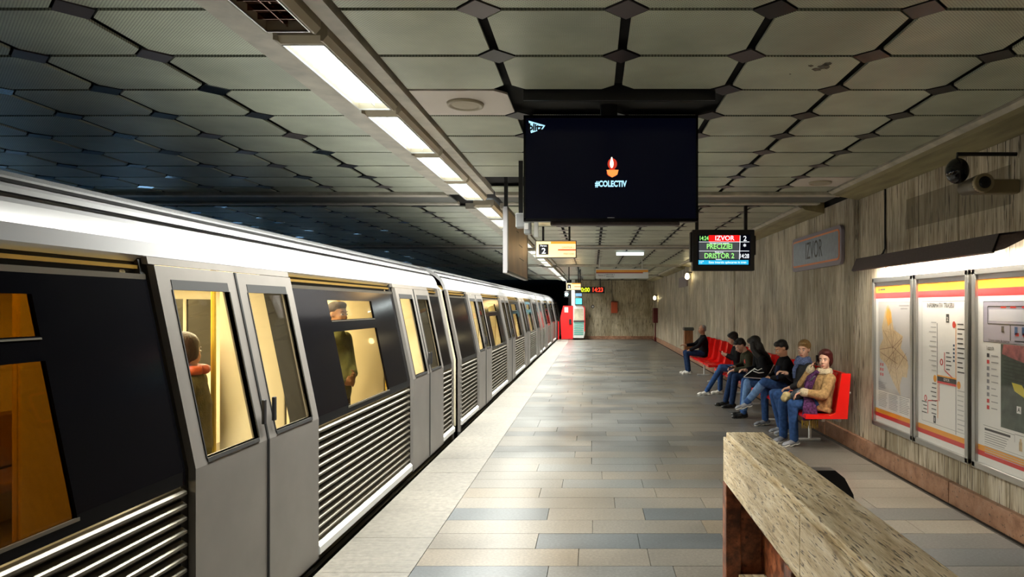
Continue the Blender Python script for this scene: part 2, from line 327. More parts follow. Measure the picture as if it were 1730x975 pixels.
# ---- walls
wall = MB().box(WX+.03, WX+.3, Y0, EY+.3, -.05, 3.4).build('wall_right', M['void'], **S)
np_ = 0
y = 8.37-.75*20
wrest = MB()
ys = []
while y < 8.3: ys.append((y, y+.745)); y += .75
for b0, b1 in ((8.62, 15.72), (15.88, 23.02), (23.18, 30.32), (30.48, EY)):
    n = round((b1-b0)/.75); ys += [(b0+(b1-b0)*i/n, b0+(b1-b0)*(i+1)/n-.005) for i in range(n)]
for a, b in ys:
    d = R.uniform(-.002, .002)
    if a < 8.3 and abs(a-7.62) < .01: a += .014
    MB().box(WX+d, WX+.04, a+.002, b-.002, .17, 3.16).build('travertine_panel', TRAV, wall)
t = MB()
for a, b in ((8.37, 8.41), (8.43, 8.47), (8.49, 8.53), (8.55, 8.62), (15.735, 15.79), (15.81, 15.865), (23.06, 23.14), (30.36, 30.44)): t.box(WX-.004, WX+.04, a+.006, b-.006, .1, 3.16)
t.build('joint_strip', TRAV, wall)
base = MB().box(WX+.01, WX+.2, Y0, EY, -.02, .16).build('baseboard_right', M['dirt'], **S)
y = Y0+.2
while y < EY:
    L = R.choice([1.1, 1.3, 1.5]); MB().bbox(WX-.05+R.uniform(-.003, .003), WX+.02, y, min(y+L, EY)-.006, -.01, .185, .004).build('skirting_stone', PINKST, base); y += L
ew = MB().box(-1.04, WX+.1, EY+.03, EY+.3, -.05, 3.4).build('wall_end', M['void'], **S)
x = -1.04
while x < WX-.05:
    x1 = min(x+.75, WX+.04)
    MB().box(x+.003, x1-.003, EY+R.uniform(-.004, .004), EY+.04, .17, 1.085).build('travertine_panel', TRAV_END, ew)
    MB().box(x+.003, x1-.003, EY+R.uniform(-.004, .004), EY+.04, 1.09, 3.16).build('travertine_panel', TRAV_END, ew); x += .75
MB().bbox(-1.04, WX-.05, EY-.05, EY+.02, -.01, .17, .004).build('baseboard_end', PINKST, **S)
MB().box(-1.30, -1.04, EY-.1, 60, -1.1, 3.4).build('tunnel_wall', M['void'], **S)
MB().box(-12.4, WX+.3, Y0-.2, Y0, -1.3, 3.6).build('wall_back', TRAV_END, **S)
MB().box(-12.4, WX+.3, 60, 60.2, -1.3, 3.6).build('tunnel_end', M['void'], **S)
# ---- ceiling
ceil = MB().box(-12.4, WX+.3, Y0, 60, 3.55, 3.7).build('ceiling', M['void'], **S)
def octo(x0, x1, y0, y1, cut, z=CZ):
    gx, gy, c = .026, .017, .122; P = []
    cx = lambda s: c-gy if cut[s] else 0
    cy = lambda s: c-gx if cut[s] else 0
    a, b, p, q = x0+gx, x1-gx, y0+gy, y1-gy
    for (x, y, s, sx, sy, first) in ((a, p, 0, 1, 1, 0), (b, p, 1, -1, 1, 1), (b, q, 2, -1, -1, 0), (a, q, 3, 1, -1, 1)):
        if not cut[s]: P.append((x, y)); continue
        u = (x+sx*(c-gy-gx), y); v = (x, y+sy*(c-gx-gy)); P += [v, u] if first == 0 else [u, v]
    return P
RX = [-1.22, -.537, .163, .863, 1.563, 2.263, 2.89]; LX = [-1.78, -2.45, -3.15, -3.85, -4.55, -5.25, -5.95, -6.65, -7.35, -8.05, -8.75]
bays = [(3.22-.6*17, 8.39, .6), (9.62, 15.68, .606), (16.9, 22.98, .608), (24.2, 30.28, .608), (31.5, EY, .6)]
prest, drest = MB(), MB(); npan = ndia = 0; pc = {}
spk = []
DM = [M['diamond'], M['diamond2'], M['diamond3']]
for bi, (b0, b1, pt) in enumerate(bays):
    y = b0; rows = []
    while y < b1-.1: rows.append((y, min(y+pt, b1))); y += pt
    for y0, y1 in rows:
        for side, XS in ((0, RX), (1, LX)):
            for c in range(len(XS)-1):
                xa, xb = sorted((XS[c], XS[c+1])); k = round((y0-3.22)/.6)
                if side == 0 and bi == 0 and ((k == 2 and c in (1, 2)) or (k == 7 and c == 0)): continue
                e0 = c == 0; e1 = c == len(XS)-2
                lo, hi = (e0, e1) if side == 0 else (e1, e0)
                full = abs(y1-y0-pt) < .02
                cut = [not lo, not hi, not hi and full, not lo and full]
                near = (2.2 < y0 < (14.5 if side == 0 else 13.5)) and (side == 0 or xb > -.0-y0*1.0)
                speaker = side == 0 and bi == 0 and ((k == 2 and c == 0) or (k == 7 and c == 5))
                dz = R.uniform(-.0015, .0015)
                if near or speaker:
                    key = (side, c, full, bi if not full else 0, speaker)
                    if key not in pc:
                        P = octo(0, xb-xa, 0, y1-y0, cut)
                        pc[key] = MB().prism(P, 0, .014, 'z').mesh('ceiling_panel', mat('ceiling_panel_cream_plain', (.66, .60, .54), .45) if speaker else PANEL)
                    o = link('ceiling_panel', pc[key], ceil); o.location = (xa, y0, CZ+dz); npan += 1
                    if speaker: spk.append(((xa+xb)/2, (y0+y1)/2))
                else: prest.prism(octo(xa, xb, y0, y1, cut), CZ+dz, CZ+.014, 'z')
                if side == 0 and c == 0: continue
                # diamond at (XS[c], y0)
                if e0: continue
                xd = XS[c]; mi = R.choices([0, 1, 2], [8, 4, 0] if side == 0 else [5, 3, 3])[0]
                if side == 0 and bi == 0 and k in (3,) and c == 2: mi = 0
                D = [(-.105, 0), (0, -.105), (.105, 0), (0, .105)]
                if near:
                    key = ('d', mi)
                    if key not in pc: pc[key] = MB().prism(D, 0, .008, 'z').mesh('diamond_plate', DM[mi])
                    o = link('diamond_plate', pc[key], ceil); o.location = (xd, y0, CZ-.004); o.rotation_euler = (R.uniform(-.03, .03), R.uniform(-.03, .03), 0) if side else (0, 0, 0); ndia += 1
                else: drest.prism([(xd+p, y0+q) for p, q in D], CZ-.004, CZ+.004, 'z', mi)
prest.build('ceiling_panel', PANEL, ceil, kind='stuff'); drest.build('diamond_plate', DM, ceil, kind='stuff')
print('slabs', nslab, 'panels', npan, 'diamonds', ndia)
# black grid tee bars above the gaps, the lamp channel rails, soffit
g = MB()
g.box(-9, 2.95, Y0, EY, CZ+.05, CZ+.06)
g.build('ceiling_void_board', M['void'], ceil)
for b0, b1, _ in bays:
    MB().prism([(-1.79, CZ-.03), (-1.61, CZ-.03), (-1.61, CZ+.05), (-1.79, CZ+.05)], b0, b1).build('lamp_rail', M['cream'], ceil)
    MB().prism([(-1.305, CZ-.025), (-1.215, CZ-.025), (-1.215, CZ+.05), (-1.305, CZ+.05)], b0, b1).build('lamp_rail', M['cream'], ceil)
for bi, (b0, b1, _) in enumerate(bays):
    MB().prism([(2.90, 3.175), (2.945, 3.15), (2.945, 3.25), (2.90, 3.25)], b0-.0, b1+.0).build('trim_1' if bi == 0 else 'trim_1.%03d' % bi, M['cream'], **S)
    MB().prism([(2.955, 3.165), (3.0, 3.135), (3.27, 3.085), (3.27, 3.30), (2.955, 3.30)], b0-.0, b1+.02).build('trim_2' if bi == 0 else 'trim_2.%03d' % bi, M['soffit'], **S)
    if bi:
        y = bays[bi-1][1]
        MB().bbox(-1.2, 3.1, y+.02, y+.18, 3.145, 3.19, .006).build('ceiling_beam' , M['cream'], ceil)
        MB().bbox(-8.8, -1.8, y+.02, y+.18, 3.145, 3.19, .006).build('ceiling_beam' , M['cream'], ceil)
        MB().bbox(-1.2, 3.05, y+.74, y+.88, 3.145, 3.19, .006).build('ceiling_beam', M['cream'], ceil)
        MB().bbox(-8.8, -1.8, y+.74, y+.88, 3.145, 3.19, .006).build('ceiling_beam', M['cream'], ceil)
        MB().box(-1.2, 3.1, y+.18, y+.74, 3.165, 3.18).build('beam_infill_board', mat('infill_grey', (.12, .125, .11), .6), ceil)
        MB().box(-8.8, -1.8, y+.18, y+.74, 3.165, 3.18).build('beam_infill_board', MATS['infill_grey'], ceil)
for sx, sy in spk:
    first = sy < 6
    s = tag(MB().lathe((sx, sy, CZ-.012), [(.02, 0), (.085, -.004), (.10, .002), (.105, -.008), (.122, -.008), (.128, .011)], 32).build('ceiling_speaker', M['fixture'], smooth=True),
            'round cream loudspeaker in the ceiling beside the big dark screen' if first else 'round cream loudspeaker in the ceiling near the right wall, above the station name plate', 'speaker', 'round ceiling speakers')
# ---- lamp strip
def fixture(y0, on=True):
    L = 1.225; t = thing('ceiling_lamp', 'x', 'lamp', (-1.47, y0, 3.1), 'fluorescent lamps in a row along the ceiling')
    h = MB()
    xo, xi, xj, xk = -1.60, -1.577, -1.362, -1.325
    # housing ring with sloping shoulders
    h.prism([(xo, 3.205), (xo, 3.115), (xi, 3.108), (xi, 3.16), (xi, 3.205)], y0, y0+L)
    h.prism([(xj, 3.205), (xj, 3.108), (xj+.012, 3.106), (xk, 3.135), (xk, 3.205)], y0, y0+L)
    h.prism([(y0, 3.205), (y0, 3.135), (y0+.035, 3.106), (y0+.05, 3.106), (y0+.05, 3.205)], xi, xj, 'x')
    h.prism([(y0+L, 3.205), (y0+L, 3.13), (y0+L-.02, 3.106), (y0+L-.03, 3.106), (y0+L-.03, 3.205)], xi, xj, 'x')
    h.build('housing', M['fixture'], t)
    tr = MB()
    for a, b in ((xi, xi+.006), (xj-.006, xj)): tr.box(a, b, y0+.05, y0+L-.03, 3.103, 3.112)
    for a, b in ((y0+.05, y0+.056), (y0+L-.036, y0+L-.03)): tr.box(xi, xj, a, b, 3.103, 3.112)
    tr.build('trim_frame', M['steel'], t)
    d = MB().box(xi, xj, y0+.05, y0+L-.03, 3.16, 3.17).build('diffuser', M['tube'] if on else M['offlamp'], t)
    lv = MB()
    for i in range(1, 12): lv.box(xi+.006, xj-.006, y0+.05+i*.095, y0+.053+i*.095, 3.125, 3.155)
    lv.box((xi+xj)/2-.002, (xi+xj)/2+.002, y0+.06, y0+L-.04, 3.125, 3.155)
    lv.build('louvre', M['louvre'] if on else M['offlamp'], t)
    if on: area('lamp_light', ((xi+xj)/2, y0+L/2, 3.100), .18, 1.1, STRIP_W, (1, 1, .92), (0, 0, 0), t, 140)
    return t
fy = [3.415+1.31*k for k in range(-7, 4)]+[9.75+1.31*k-.6 for k in range(5)]+[16.45+1.31*k for k in range(5)]+[23.75+1.31*k for k in range(5)]+[31.05+1.31*k for k in range(4)]
ORD = 'first second third fourth fifth sixth seventh eighth ninth tenth eleventh twelfth thirteenth fourteenth'.split()
for i, y in enumerate(fy):
    on = i not in (3, 4, 5, 6); t = fixture(y, on); n = i-6
    if i == 6: t['label'] = 'unlit ceiling lamp with brown reflector at the top edge of the picture'
    elif n < 0: t['label'] = '%s ceiling lamp out of the picture, %s behind the brown unlit one' % ('lit' if on else 'unlit', ORD[-n-1])
    elif n < 5: t['label'] = 'lit fluorescent ceiling lamp, %s after the unlit one' % ['', 'first', 'second', 'third', 'fourth'][n]
    elif n < 10: t['label'] = 'lit fluorescent ceiling lamp, %s beyond the nearest ceiling beam' % ['first', 'second', 'third', 'fourth', 'fifth'][n-5]
    else: t['label'] = 'small far lit ceiling lamp, %s beyond the %s ceiling beam' % (ORD[(n-10) % 5], ORD[1+(n-10)//5])
for k in range(14):     # unseen lamps added over the other platform, for blue glints on the ceiling
    y = -4+k*4.4
    t = thing('added_opposite_lamp', 'bluish lamp over the opposite platform, %s from the near end' % ORD[k], 'lamp', (-10.0, y, 2.9), 'lamps over the opposite platform')
    MB().bbox(-10.16, -9.84, y-1.3, y+1.3, 3.0, 3.12, .01).build('housing', M['fixture'], t)
    MB().box(-10.1, -9.9, y-1.25, y+1.25, 2.985, 3.0).build('diffuser', mat('blue_diffuser', (.6, .8, 1), .5, emit=(.25, .6, 1), es=3), t)
    area('lamp_light', (-9.82, y, 2.80), 2.4, .3, OPP_W/14, (.14, .46, 1), (0, math.radians(115), math.radians(0)), t) if False else area('lamp_light', (-10.0, y, 2.55), .3, 2.4, OPP_W/14, (.10, .42, 1), (math.pi, 0, 0), t)  # blue uplight added to tint the ceiling over the tracks
    MB().tube([(-10.0, y, 3.12), (-10.0, y, 3.56)], .012).build('hanger', M['black'], t)

for k in range(9):  # unseen glowing bands added so the ceiling plates reflect blue glints
    y = 8+k*5.2
    t = thing('added_glow_band', 'backlit bluish name band on the opposite wall, %s from the near end' % ORD[k], 'sign', (-12.04, y, 1.5), 'lit bands on the opposite wall')
    MB().bbox(-12.19, -12.05, y-1.3, y+1.3, 1.5, 1.85, .02).build('case', M['steel'], t)
    MB().box(-12.05, -12.03, y-1.2, y+1.2, 1.56, 1.79).build('lit_face', mat('glow_band_face', (.6, .8, 1), .4, emit=(.35, .65, 1), es=5), t)
# ================================================================ TRAIN
train = thing('metro_train', 'long grey and white metro train with black window bands along the platform edge', 'train', (-3.37, 0, -1.1))
def sx(z): return -1.93 if z < 1.0 else -1.93-.205*(z-1.0)
def skin(mb, y0, y1, z0, z1, out=0., th=.02, mi=0):
    """plate following the body side, kinked at z = 1"""
    zs = [z0]+([1.0] if z0 < 1.0 < z1 else [])+[z1]
    P = [(sx(z)+out, z) for z in zs]+[(sx(z)+out-th, z) for z in zs[::-1]]
    return mb.prism(P, y0, y1, 'y', mi)
COVE = [(-2.135, 2.02), (-2.15, 2.09), (-2.19, 2.17), (-2.27, 2.245), (-2.38, 2.31), (-2.52, 2.36), (-2.75, 2.405), (-3.05, 2.43), (-3.37, 2.44)]
def window_section(y0, y1, w0=None, w1=None, dim=False):
    p = MB()
    if w0 is None: skin(p, y0, y1, .935, 1.905, .004)
    else:
        skin(p, y0, w0, .935, 1.905, .004); skin(p, w1, y1, .935, 1.905, .004); skin(p, w0, w1, .935, .985, .004); skin(p, w0, w1, 1.825, 1.905, .004)
        skin(p, w0, w1, 1.575, 1.668, .004)
    o = p.build('window_panel', M['trainblack'], train)
    if w0 is not None:
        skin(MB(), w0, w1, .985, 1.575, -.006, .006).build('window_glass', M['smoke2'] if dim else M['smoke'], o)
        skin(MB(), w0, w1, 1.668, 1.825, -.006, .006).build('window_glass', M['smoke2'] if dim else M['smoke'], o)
        skin(MB(), w0, w1, 1.655, 1.662, .008, .006).build('window_bead', M['alu'], o); skin(MB(), w0-.01, w1+.01, .975, .988, .008, .01).build('window_bead', M['alu'], o)
    rb = MB(); n = 13; z0 = .13; pt = (.925-z0)/n
    for i in range(n):
        z = z0+i*pt
        rb.prism([(-1.965, z), (-1.945, z+.006), (-1.918, z+pt*.42), (-1.918, z+pt*.62), (-1.945, z+pt-.006), (-1.965, z+pt)], y0, y1)
    rb.build('ribbed_panel', M['alu'], train)
    s = MB().prism([(-1.99, 1.915), (-2.03, 2.015), (-2.18, 2.015), (-2.18, 1.915)], y0, y1)
    st = MB().prism([(-2.16, 1.905), (-2.115, 1.905), (-2.115, 1.93), (-2.16, 1.93)], y0, y1).build('door_track', M['alu'], train)
    MB().box(-2.20, -2.165, y0, y1, 1.93, 2.02).build('track_recess', M['void'], train)
    MB().box(-2.165, -2.145, y0, y1, 1.955, 1.972).build('track_rail', mat('brass_rail', (.45, .28, .06), .35, .8), train)
    MB().prism([(-1.93, .045), (-1.895, .05), (-1.895, .10), (-1.915, .125), (-1.96, .125), (-1.96, .045)], y0, y1).build('side_sill', M['plastic'], train)
def door_leaf(y0, y1, seam):
    o_ = .035; d = MB(); g0, g1 = y0+.105, y1-.105; za, zb = 1.03, 1.86
    skin(d, y0, g0, .03, 1.975, o_, .035); skin(d, g1, y1, .03, 1.975, o_, .035)
    skin(d, g0, g1, .03, za, o_, .035); skin(d, g0, g1, zb, 1.975, o_, .035)
    L = d.build('door_leaf', M['door'], train)
    skin(MB(), g0, g1, za, zb, .018, .006).build('door_glass', M['glass'], L)
    b = MB(); skin(b, g0-.008, g0, za, zb, .040, .03); skin(b, g1, g1+.008, za, zb, .040, .03); skin(b, g0, g1, za-.02, za, .040, .03); skin(b, g0, g1, zb, zb+.05, .038, .03)
    b.build('glass_seal', M['rubber'], L)
    e = y1 if seam else y0
    r = MB(); skin(r, e-.012, e+.0, .03, 1.975, .042, .02); r.build('edge_rubber', M['rubber'], L)
    MB().bbox(-1.90, -1.882, (y1-.075 if seam else y0+.045), (y1-.045 if seam else y0+.075), 1.10, 1.24, .004).build('door_handle', M['black'], L)
CE = [(-4.75, -.05), (-1.96, -.05), (-1.96, 1.0), (-2.16, 2.0), (-4.75, 2.0)]
def car(ya, yb, doors):
    prev = ya
    for d in doors+[None]:
        e = d if d is not None else yb
        if e-prev > 1.5:
            wA = max(prev+.62, prev+.26*(e-prev)); window_section(prev+.01, e-.01, prev+.65, prev+1.72, dim=(e < 4))
        elif e-prev > .05: window_section(prev+.01, e-.01)
        if d is not None:
            door_leaf(d+.02, d+.75, True); door_leaf(d+.755, d+1.485, False)
            skin(MB(), d-.02, d+.10, .03, 2.015, -.012, .12).build('door_pillar', M['rubber'], train)
            skin(MB(), d+1.405, d+1.515, .03, 2.015, -.012, .12).build('door_pillar', M['rubber'], train)
            h = MB(); skin(h, d+.0, d+1.5, 1.98, 2.015, .02, .03); h.build('door_header', M['door'], train)
            prev = d+1.5
    # roof: one shell with two dark grooves
    full = COVE+[(-6.74-x, z) for x, z in COVE[-2::-1]]
    n = len(full); P = []; 
    rf = MB(); inner = [(x+( .03 if x < -3.37 else -.03), z-.03) for x, z in full]
    a_ = 7; rf.prism(full[:a_]+inner[:a_][::-1], ya, yb); rf.build('roof_edge', M['trainwhite'], train); MB().prism(full[-a_:]+inner[-a_:][::-1], ya, yb).build('roof_edge', M['trainwhite'], train); MB().prism(full[a_-1:1-a_]+inner[a_-1:1-a_][::-1], ya, yb).build('roof_top', mat('roof_dark', (.035, .035, .038), .6, noise=.3, nscale=2), train)
    MB().prism([(-2.222, 2.207), (-2.228, 2.216), (-2.20, 2.21)], ya, yb).build('roof_groove', M['black'], train)
    MB().prism([(-2.300, 2.268), (-2.314, 2.278), (-2.29, 2.28)], ya, yb).build('roof_groove', M['black'], train)
    # far side, floor, interior
    MB().box(-4.83, -4.76, ya, yb, .0, 2.02).build('far_side', M['cariv'], train)
    for d in doors:
        MB().box(-4.755, -4.74, d+.1, d+.7, 1.03, 1.86).build('far_glass', M['gloss'], train)
        MB().box(-4.755, -4.74, d+.8, d+1.4, 1.03, 1.86).build('far_glass', M['gloss'], train)
    MB().box(-4.83, -1.97, ya, yb, -.05, .04).build('car_floor', M['carfloor'], train)
    MB().box(-4.75, -2.25, ya+.02, yb-.02, 2.06, 2.08).build('car_ceiling', M['cariv'], train)
    MB().prism(CE, ya, ya+.04).build('car_end', M['cariv'], train)
    MB().prism(CE, yb-.04, yb).build('car_end', M['cariv'], train)
    MB().box(-4.7, -2.02, ya, yb, -.75, -.06).build('underframe', M['void'], train)
    MB().prism([(-1.96, -.05), (-1.92, -.05), (-1.94, -.45), (-1.98, -.45)], ya, yb).build('skirt', M['rubber'], train)
    if yb > -1:
        for x in (-2.75, -3.95):
            MB().box(x-.09, x+.09, ya+.1, yb-.1, 2.045, 2.06).build('ceiling_light', M['carlamp'], train)
        y = ya+1
        while y < yb: area('car_light', (-3.3, y+1, 2.03), 1.2, 2.0, CAR_W, (1, .86, .56), (0, 0, 0), train); y += 2.6
    for d in doors:
        if d < -2: continue
        for q in (d-.12, d+1.55):          # draught screens and grab poles beside each doorway
            MB().bbox(-2.62, -2.16, q, q+.04, .04, 1.95, .01).build('draught_screen', M['cariv'], train)
        for q in (d-.05, d+1.55): MB().tube([(-2.66, q, .04), (-2.66, q, 2.05)], .018).build('grab_pole', M['polem'], train)
        MB().tube([(-3.37, d+.75, .04), (-3.37, d+.75, 2.05)], .018).build('grab_pole', M['polem'], train)
        if d+2.0 < yb-.5:
            for xx, a, b in ((-4.74, -4.3, -4.72), (-2.6, -2.14, -2.16)):
                MB().bbox(min(xx, a), max(xx, a), d+1.75, min(d+(3.7 if xx < -4 else 2.7), yb-.1), .4, .48, .02).build('bench_seat', M['carseat'], train)
                MB().bbox(b-.04, b+.04, d+1.75, min(d+(3.7 if xx < -4 else 2.7), yb-.1), .5, .93, .02).build('seat_back', M['carseat'], train)
car(-6.6, 9.42, [-4.6, -.67, 3.24, 7.20])
car(9.92, 25.7, [11.40, 15.35, 19.30, 23.25])
car(26.2, 41.8, [27.6, 31.55, 35.5, 39.4])
for y in (9.42, 25.7):
    b = MB()
    for i in range(5):
        yy = y+i*.1; q = .035 if i % 2 else 0
        P = [(-2.03+q, -.2), (-2.03+q, 1.0), (-2.22+q, 2.02), (-2.40, 2.24), (-2.6, 2.32), (-4.14, 2.32), (-4.6, 2.1), (-4.72, 1.0), (-4.72, -.2)]
        b.prism(P, yy, yy+.1)
    b.build('gangway_bellows', mat('bellows_grey', (.16, .145, .125), .6), train)
    for yy in (y-.10, y+.50): skin(MB(), yy, yy+.10, -.05, 2.015, .012, .07).build('corner_post', M['door'], train)
# ================================================================ SIGNS AND SCREENS
Mx = lambda x, y, z: plane_M((x, y, z), (1, 0, 0), (0, 0, 1))         # text plane facing the camera side (-Y)
Mw = lambda x, y, z: plane_M((x, y, z), (0, -1, 0), (0, 0, 1))        # text plane on the right wall, facing -X
# ---- big screen: slightly tilted down
TY = 4.83
tv = thing('television_screen', 'big black flat screen hanging from the ceiling, showing a small candle', 'screen', (.13, TY, 3.1))
c = MB(); c.bbox(-.487, .746, TY, TY+.06, 2.378, 3.125, .008); c.build('casing', M['black'], tv)
fr = MB()
for a in ((-.487, .746, 3.107, 3.127), (-.487, .746, 2.376, 2.398), (-.487, -.472, 2.39, 3.12), (.731, .746, 2.39, 3.12)): fr.box(a[0], a[1], TY-.012, TY+.004, a[2], a[3])
fr.build('bezel', M['gloss'], tv)
MB().box(-.473, .732, TY-.006, TY, 2.397, 3.108).build('display', M['scr'], tv)
def at(x, y, Y=TY-.008): return spot_px(x, y, Y)
def fl(name, pts, Y, m, parent, th=.002):
    P = [at(x, y, Y) for x, y in pts]; return MB().prism([(p.x, p.z) for p in P], Y-th, Y, 'y').build(name, m, parent)
fl('logo_shape', [(893, 204), (921, 212), (917, 218), (897, 225)], TY-.007, M['logo'], tv)
p = at(906, 215.5); text('logo_text', 'blitz', Mx(p.x-.004, TY-.0095, p.z) @ Matrix.Rotation(-.05, 4, 'Z'), .066, M['black'], tv, .88, bold=.003)
p = at(1032, 311); text('hashtag_text', '#COLECTIV', Mx(p.x, TY-.008, p.z), .058, M['logo'], tv, .72, bold=.0022)
p = at(1032, 368); MB().box(p.x-.025, p.x+.025, TY-.0145, TY-.0125, p.z-.002, p.z+.002).build('maker_mark', M['plastic'], tv)
def blob(name, cx, cy, rx, ry, m, Y, n=20, tip=0):
    pts = [(cx+rx*math.cos(2*math.pi*i/n), cy+ry*math.sin(2*math.pi*i/n)*(1+(tip if math.sin(2*math.pi*i/n) < -.9 else 0))) for i in range(n)]
    return fl(name, pts[::-1], Y, m, tv, .0008)
blob('candle_glow', 1034.5, 277, 8, 9.5, M['halo'], TY-.0065); blob('candle_glow', 1034, 292, 9, 7, M['halo'], TY-.0065)
fl('candle_body', [(1024.5, 287), (1045, 287), (1043, 295), (1034, 300), (1027, 295)], TY-.0075, M['wax'], tv, .0008)
blob('candle_flame', 1033.5, 276.5, 3.1, 7.5, M['flame'], TY-.0085, tip=.5)
b = MB(); b.box(-.2, .3, TY+.06, TY+.09, 2.5, 2.9); b.build('rear_plate', M['black'], tv)
b = MB(); b.bbox(.06, .18, TY+.08, TY+.16, 2.7, 3.5, .01); b.build('hanging_post', M['black'], tv)
MB().bbox(-.30, .62, TY+.01, TY+.07, 2.352, 2.38, .008).build('lower_bracket', M['mauve'], tv)
tray = MB(); tray.box(-.45, .8, 4.44, 4.46, 3.12, 3.5); tray.box(-.45, .8, 5.0, 5.02, 3.3, 3.5)
t_ = tray.build('void_frame', M['black'], tv)
# ---- departure board
DY = 9.5
db = thing('departure_board', 'black hanging departure display with red, green and blue lines of text', 'screen', (1.82, DY, 2.8))
a, b_ = at(1170, 388, DY), at(1275, 457.5, DY)
MB().bbox(a.x, b_.x, DY, DY+.14, b_.z, a.z, .012).build('casing', M['black'], db)
MB().bbox(a.x-.03, a.x+.01, DY+.03, DY+.12, b_.z+.12, a.z-.03, .01).build('side_latch', M['black'], db)
MB().bbox(b_.x-.01, b_.x+.025, DY+.03, DY+.12, b_.z+.22, a.z-.08, .01).build('side_latch', M['black'], db)
fl('display', [(1179, 397), (1267.5, 397), (1267.5, 449), (1179, 449)], DY-.001, M['scr'], db)
def cell(x0, y0, x1, y1, m, n='display_cell'): return fl(n, [(x0, y0), (x1, y0), (x1, y1), (x0, y1)], DY-.003, m, db, .001)
cell(1197.5, 397.5, 1250, 408.2, M['scrred']); cell(1181, 410, 1248.5, 423, M['scrgrey']); cell(1181, 425, 1248.5, 438, M['scrgrey']); cell(1180, 439.5, 1264.5, 447, M['scrcyan'])
for q in ((1181, 408.4, 1266, 409.2), (1181, 423.8, 1265.5, 424.6)): fl('divider', [(q[0], q[1]), (q[2], q[1]), (q[2], q[3]), (q[0], q[3])], DY-.004, M['scrwhite'], db, .001)
fl('divider', [(1250, 398), (1251, 398), (1249.6, 438.5), (1248.6, 438.5)], DY-.004, M['scrwhite'], db, .001)
def dt(s, x, y, size, m, sx=1, bold=.001, nm='display_text'):
    p = at(x, y, DY); text(nm, s, Mx(p.x, DY-.0055, p.z), size, m, db, sx, bold=bold)
dt('14:24', 1189, 403, .085, M['scrgreen'], .70); dt('IZVOR', 1224, 402.8, .092, M['scrwhite'], 1.0); dt('2', 1258.5, 403.5, .10, M['scrwhite'])
dt('PRECIZIEI', 1215.5, 416.8, .100, M['scrgreen'], .86, .0016); dt('DRISTOR 2', 1215, 432.6, .100, M['scrgreen'], .86, .0016)
dt('*', 1258, 417, .10, M['scrwhite']); dt('14:28', 1257.2, 433, .085, M['scrwhite'], .72)
dt('Este interzis aplecarea in tren', 1229, 443.3, .046, M['scrwhite'], .95, .0004); dt('11"', 1185, 443.3, .05, M['scrwhite'], .9)
dt('Urmatorul tren soseste', 1215, 411, .026, M['scrwhite'], 1.1, .0006); dt('Peste tren', 1215, 426.3, .026, M['scrwhite'], 1.1, .0006); dt('Soseste', 1214, 438.4, .024, M['scrwhite'], 1.1, .0006)
for x in (1178.5, 1261.5):
    p = at(x, 390, DY); MB().box(p.x-.022, p.x+.022, DY+.05, DY+.09, p.z-.01, 3.185).build('hanging_post', M['black'], db)
# ---- station name plate
nm = thing('station_name_plate', 'blue-grey IZVOR name plate with an orange outline on the stone wall', 'sign', (WX, 9.94, 2.5))
def rrect(y0, y1, z0, z1, r, n=5):
    P = []
    for cy, cz, a0 in ((y1-r, z1-r, 0), (y0+r, z1-r, 90), (y0+r, z0+r, 180), (y1-r, z0+r, 270)):
        for i in range(n+1): a = math.radians(a0+90*i/n); P.append((cy+r*math.cos(a), cz+r*math.sin(a)))
    return P
MB().prism(rrect(8.86, 11.04, 2.325, 2.845, .10), WX-.05, WX-.006, 'x').build('back_plate', M['signedge'], nm)
MB().prism(rrect(8.92, 10.98, 2.385, 2.795, .07), WX-.056, WX-.049, 'x').build('outline', M['signorange'], nm)
MB().prism(rrect(8.945, 10.955, 2.41, 2.77, .05), WX-.059, WX-.054, 'x').build('face', M['signblue'], nm)
text('name_text', 'IZVOR', Mw(WX-.060, 9.95, 2.59), .36, M['ink'], nm, .72)
# ---- far small plate, lamps, camera
p = spot_px(1156.5, 479, 24.0)
fp = tag(MB().bbox(WX-.05, WX-.005, 23.4, 25.6, 2.46, 2.82, .01).build('station_name_plate', mat('mauve_plate', (.20, .15, .16), .5)), 'small dull mauve name plate far down the right wall', 'sign')
for px, py, lab in ((1161, 467, 'lit globe lamp on the wall next to the mauve plate'), (1106, 503.5, 'lit globe lamp on the wall near the far corner')):
    Y = 3.12*F/(px-CX); z = EYE-(py-CY)/F*Y
    g_ = thing('wall_lamp', lab, 'lamp', (WX, Y, z), 'globe wall lamps')
    MB().lathe((3.12, Y, z), [(.01, -.10), (.05, -.08), (.075, -.03), (.07, .03), (.045, .08), (.03, .10)], 16).build('globe', M['bulb'], g_, smooth=True)
    MB().tube([(3.12, Y, z+.09), (3.14, Y, z+.13), (WX-.0, Y, z+.13)], .02).build('bracket', M['black'], g_)
cy_ = 2.99*F/(1660-CX)
cc = thing('security_camera', 'dark security camera with a round hood high on the right wall', 'camera', (WX, cy_, 2.8))
p = spot_px(1661, 309, cy_-.16)
Rt = Matrix.Rotation(math.radians(90), 3, 'X')
MB().lathe((p.x, cy_-.16, p.z), [(.058, 0), (.068, 0), (.07, -.04), (.055, -.26), (.01, -.27)], 20, M=Rt).build('camera_body', mat('camera_grey', (.13, .11, .08), .4), cc, smooth=True)
MB().ell((p.x, cy_-.185, p.z), (.046, .012, .046)).build('lens', M['gloss'], cc, smooth=True)
MB().lathe((p.x, cy_-.165, p.z), [(.052, .0), (.067, .0), (.069, .02), (.069, -.03)], 24, M=Rt).build('hood_rim', mat('rim_pale', (.40, .33, .20), .4), cc, smooth=True)
MB().bbox(p.x+.05, WX-.0, cy_+.0, cy_+.09, p.z-.05, p.z+.06, .012).build('wall_bracket', mat('bracket_beige', (.24, .19, .11), .5), cc)
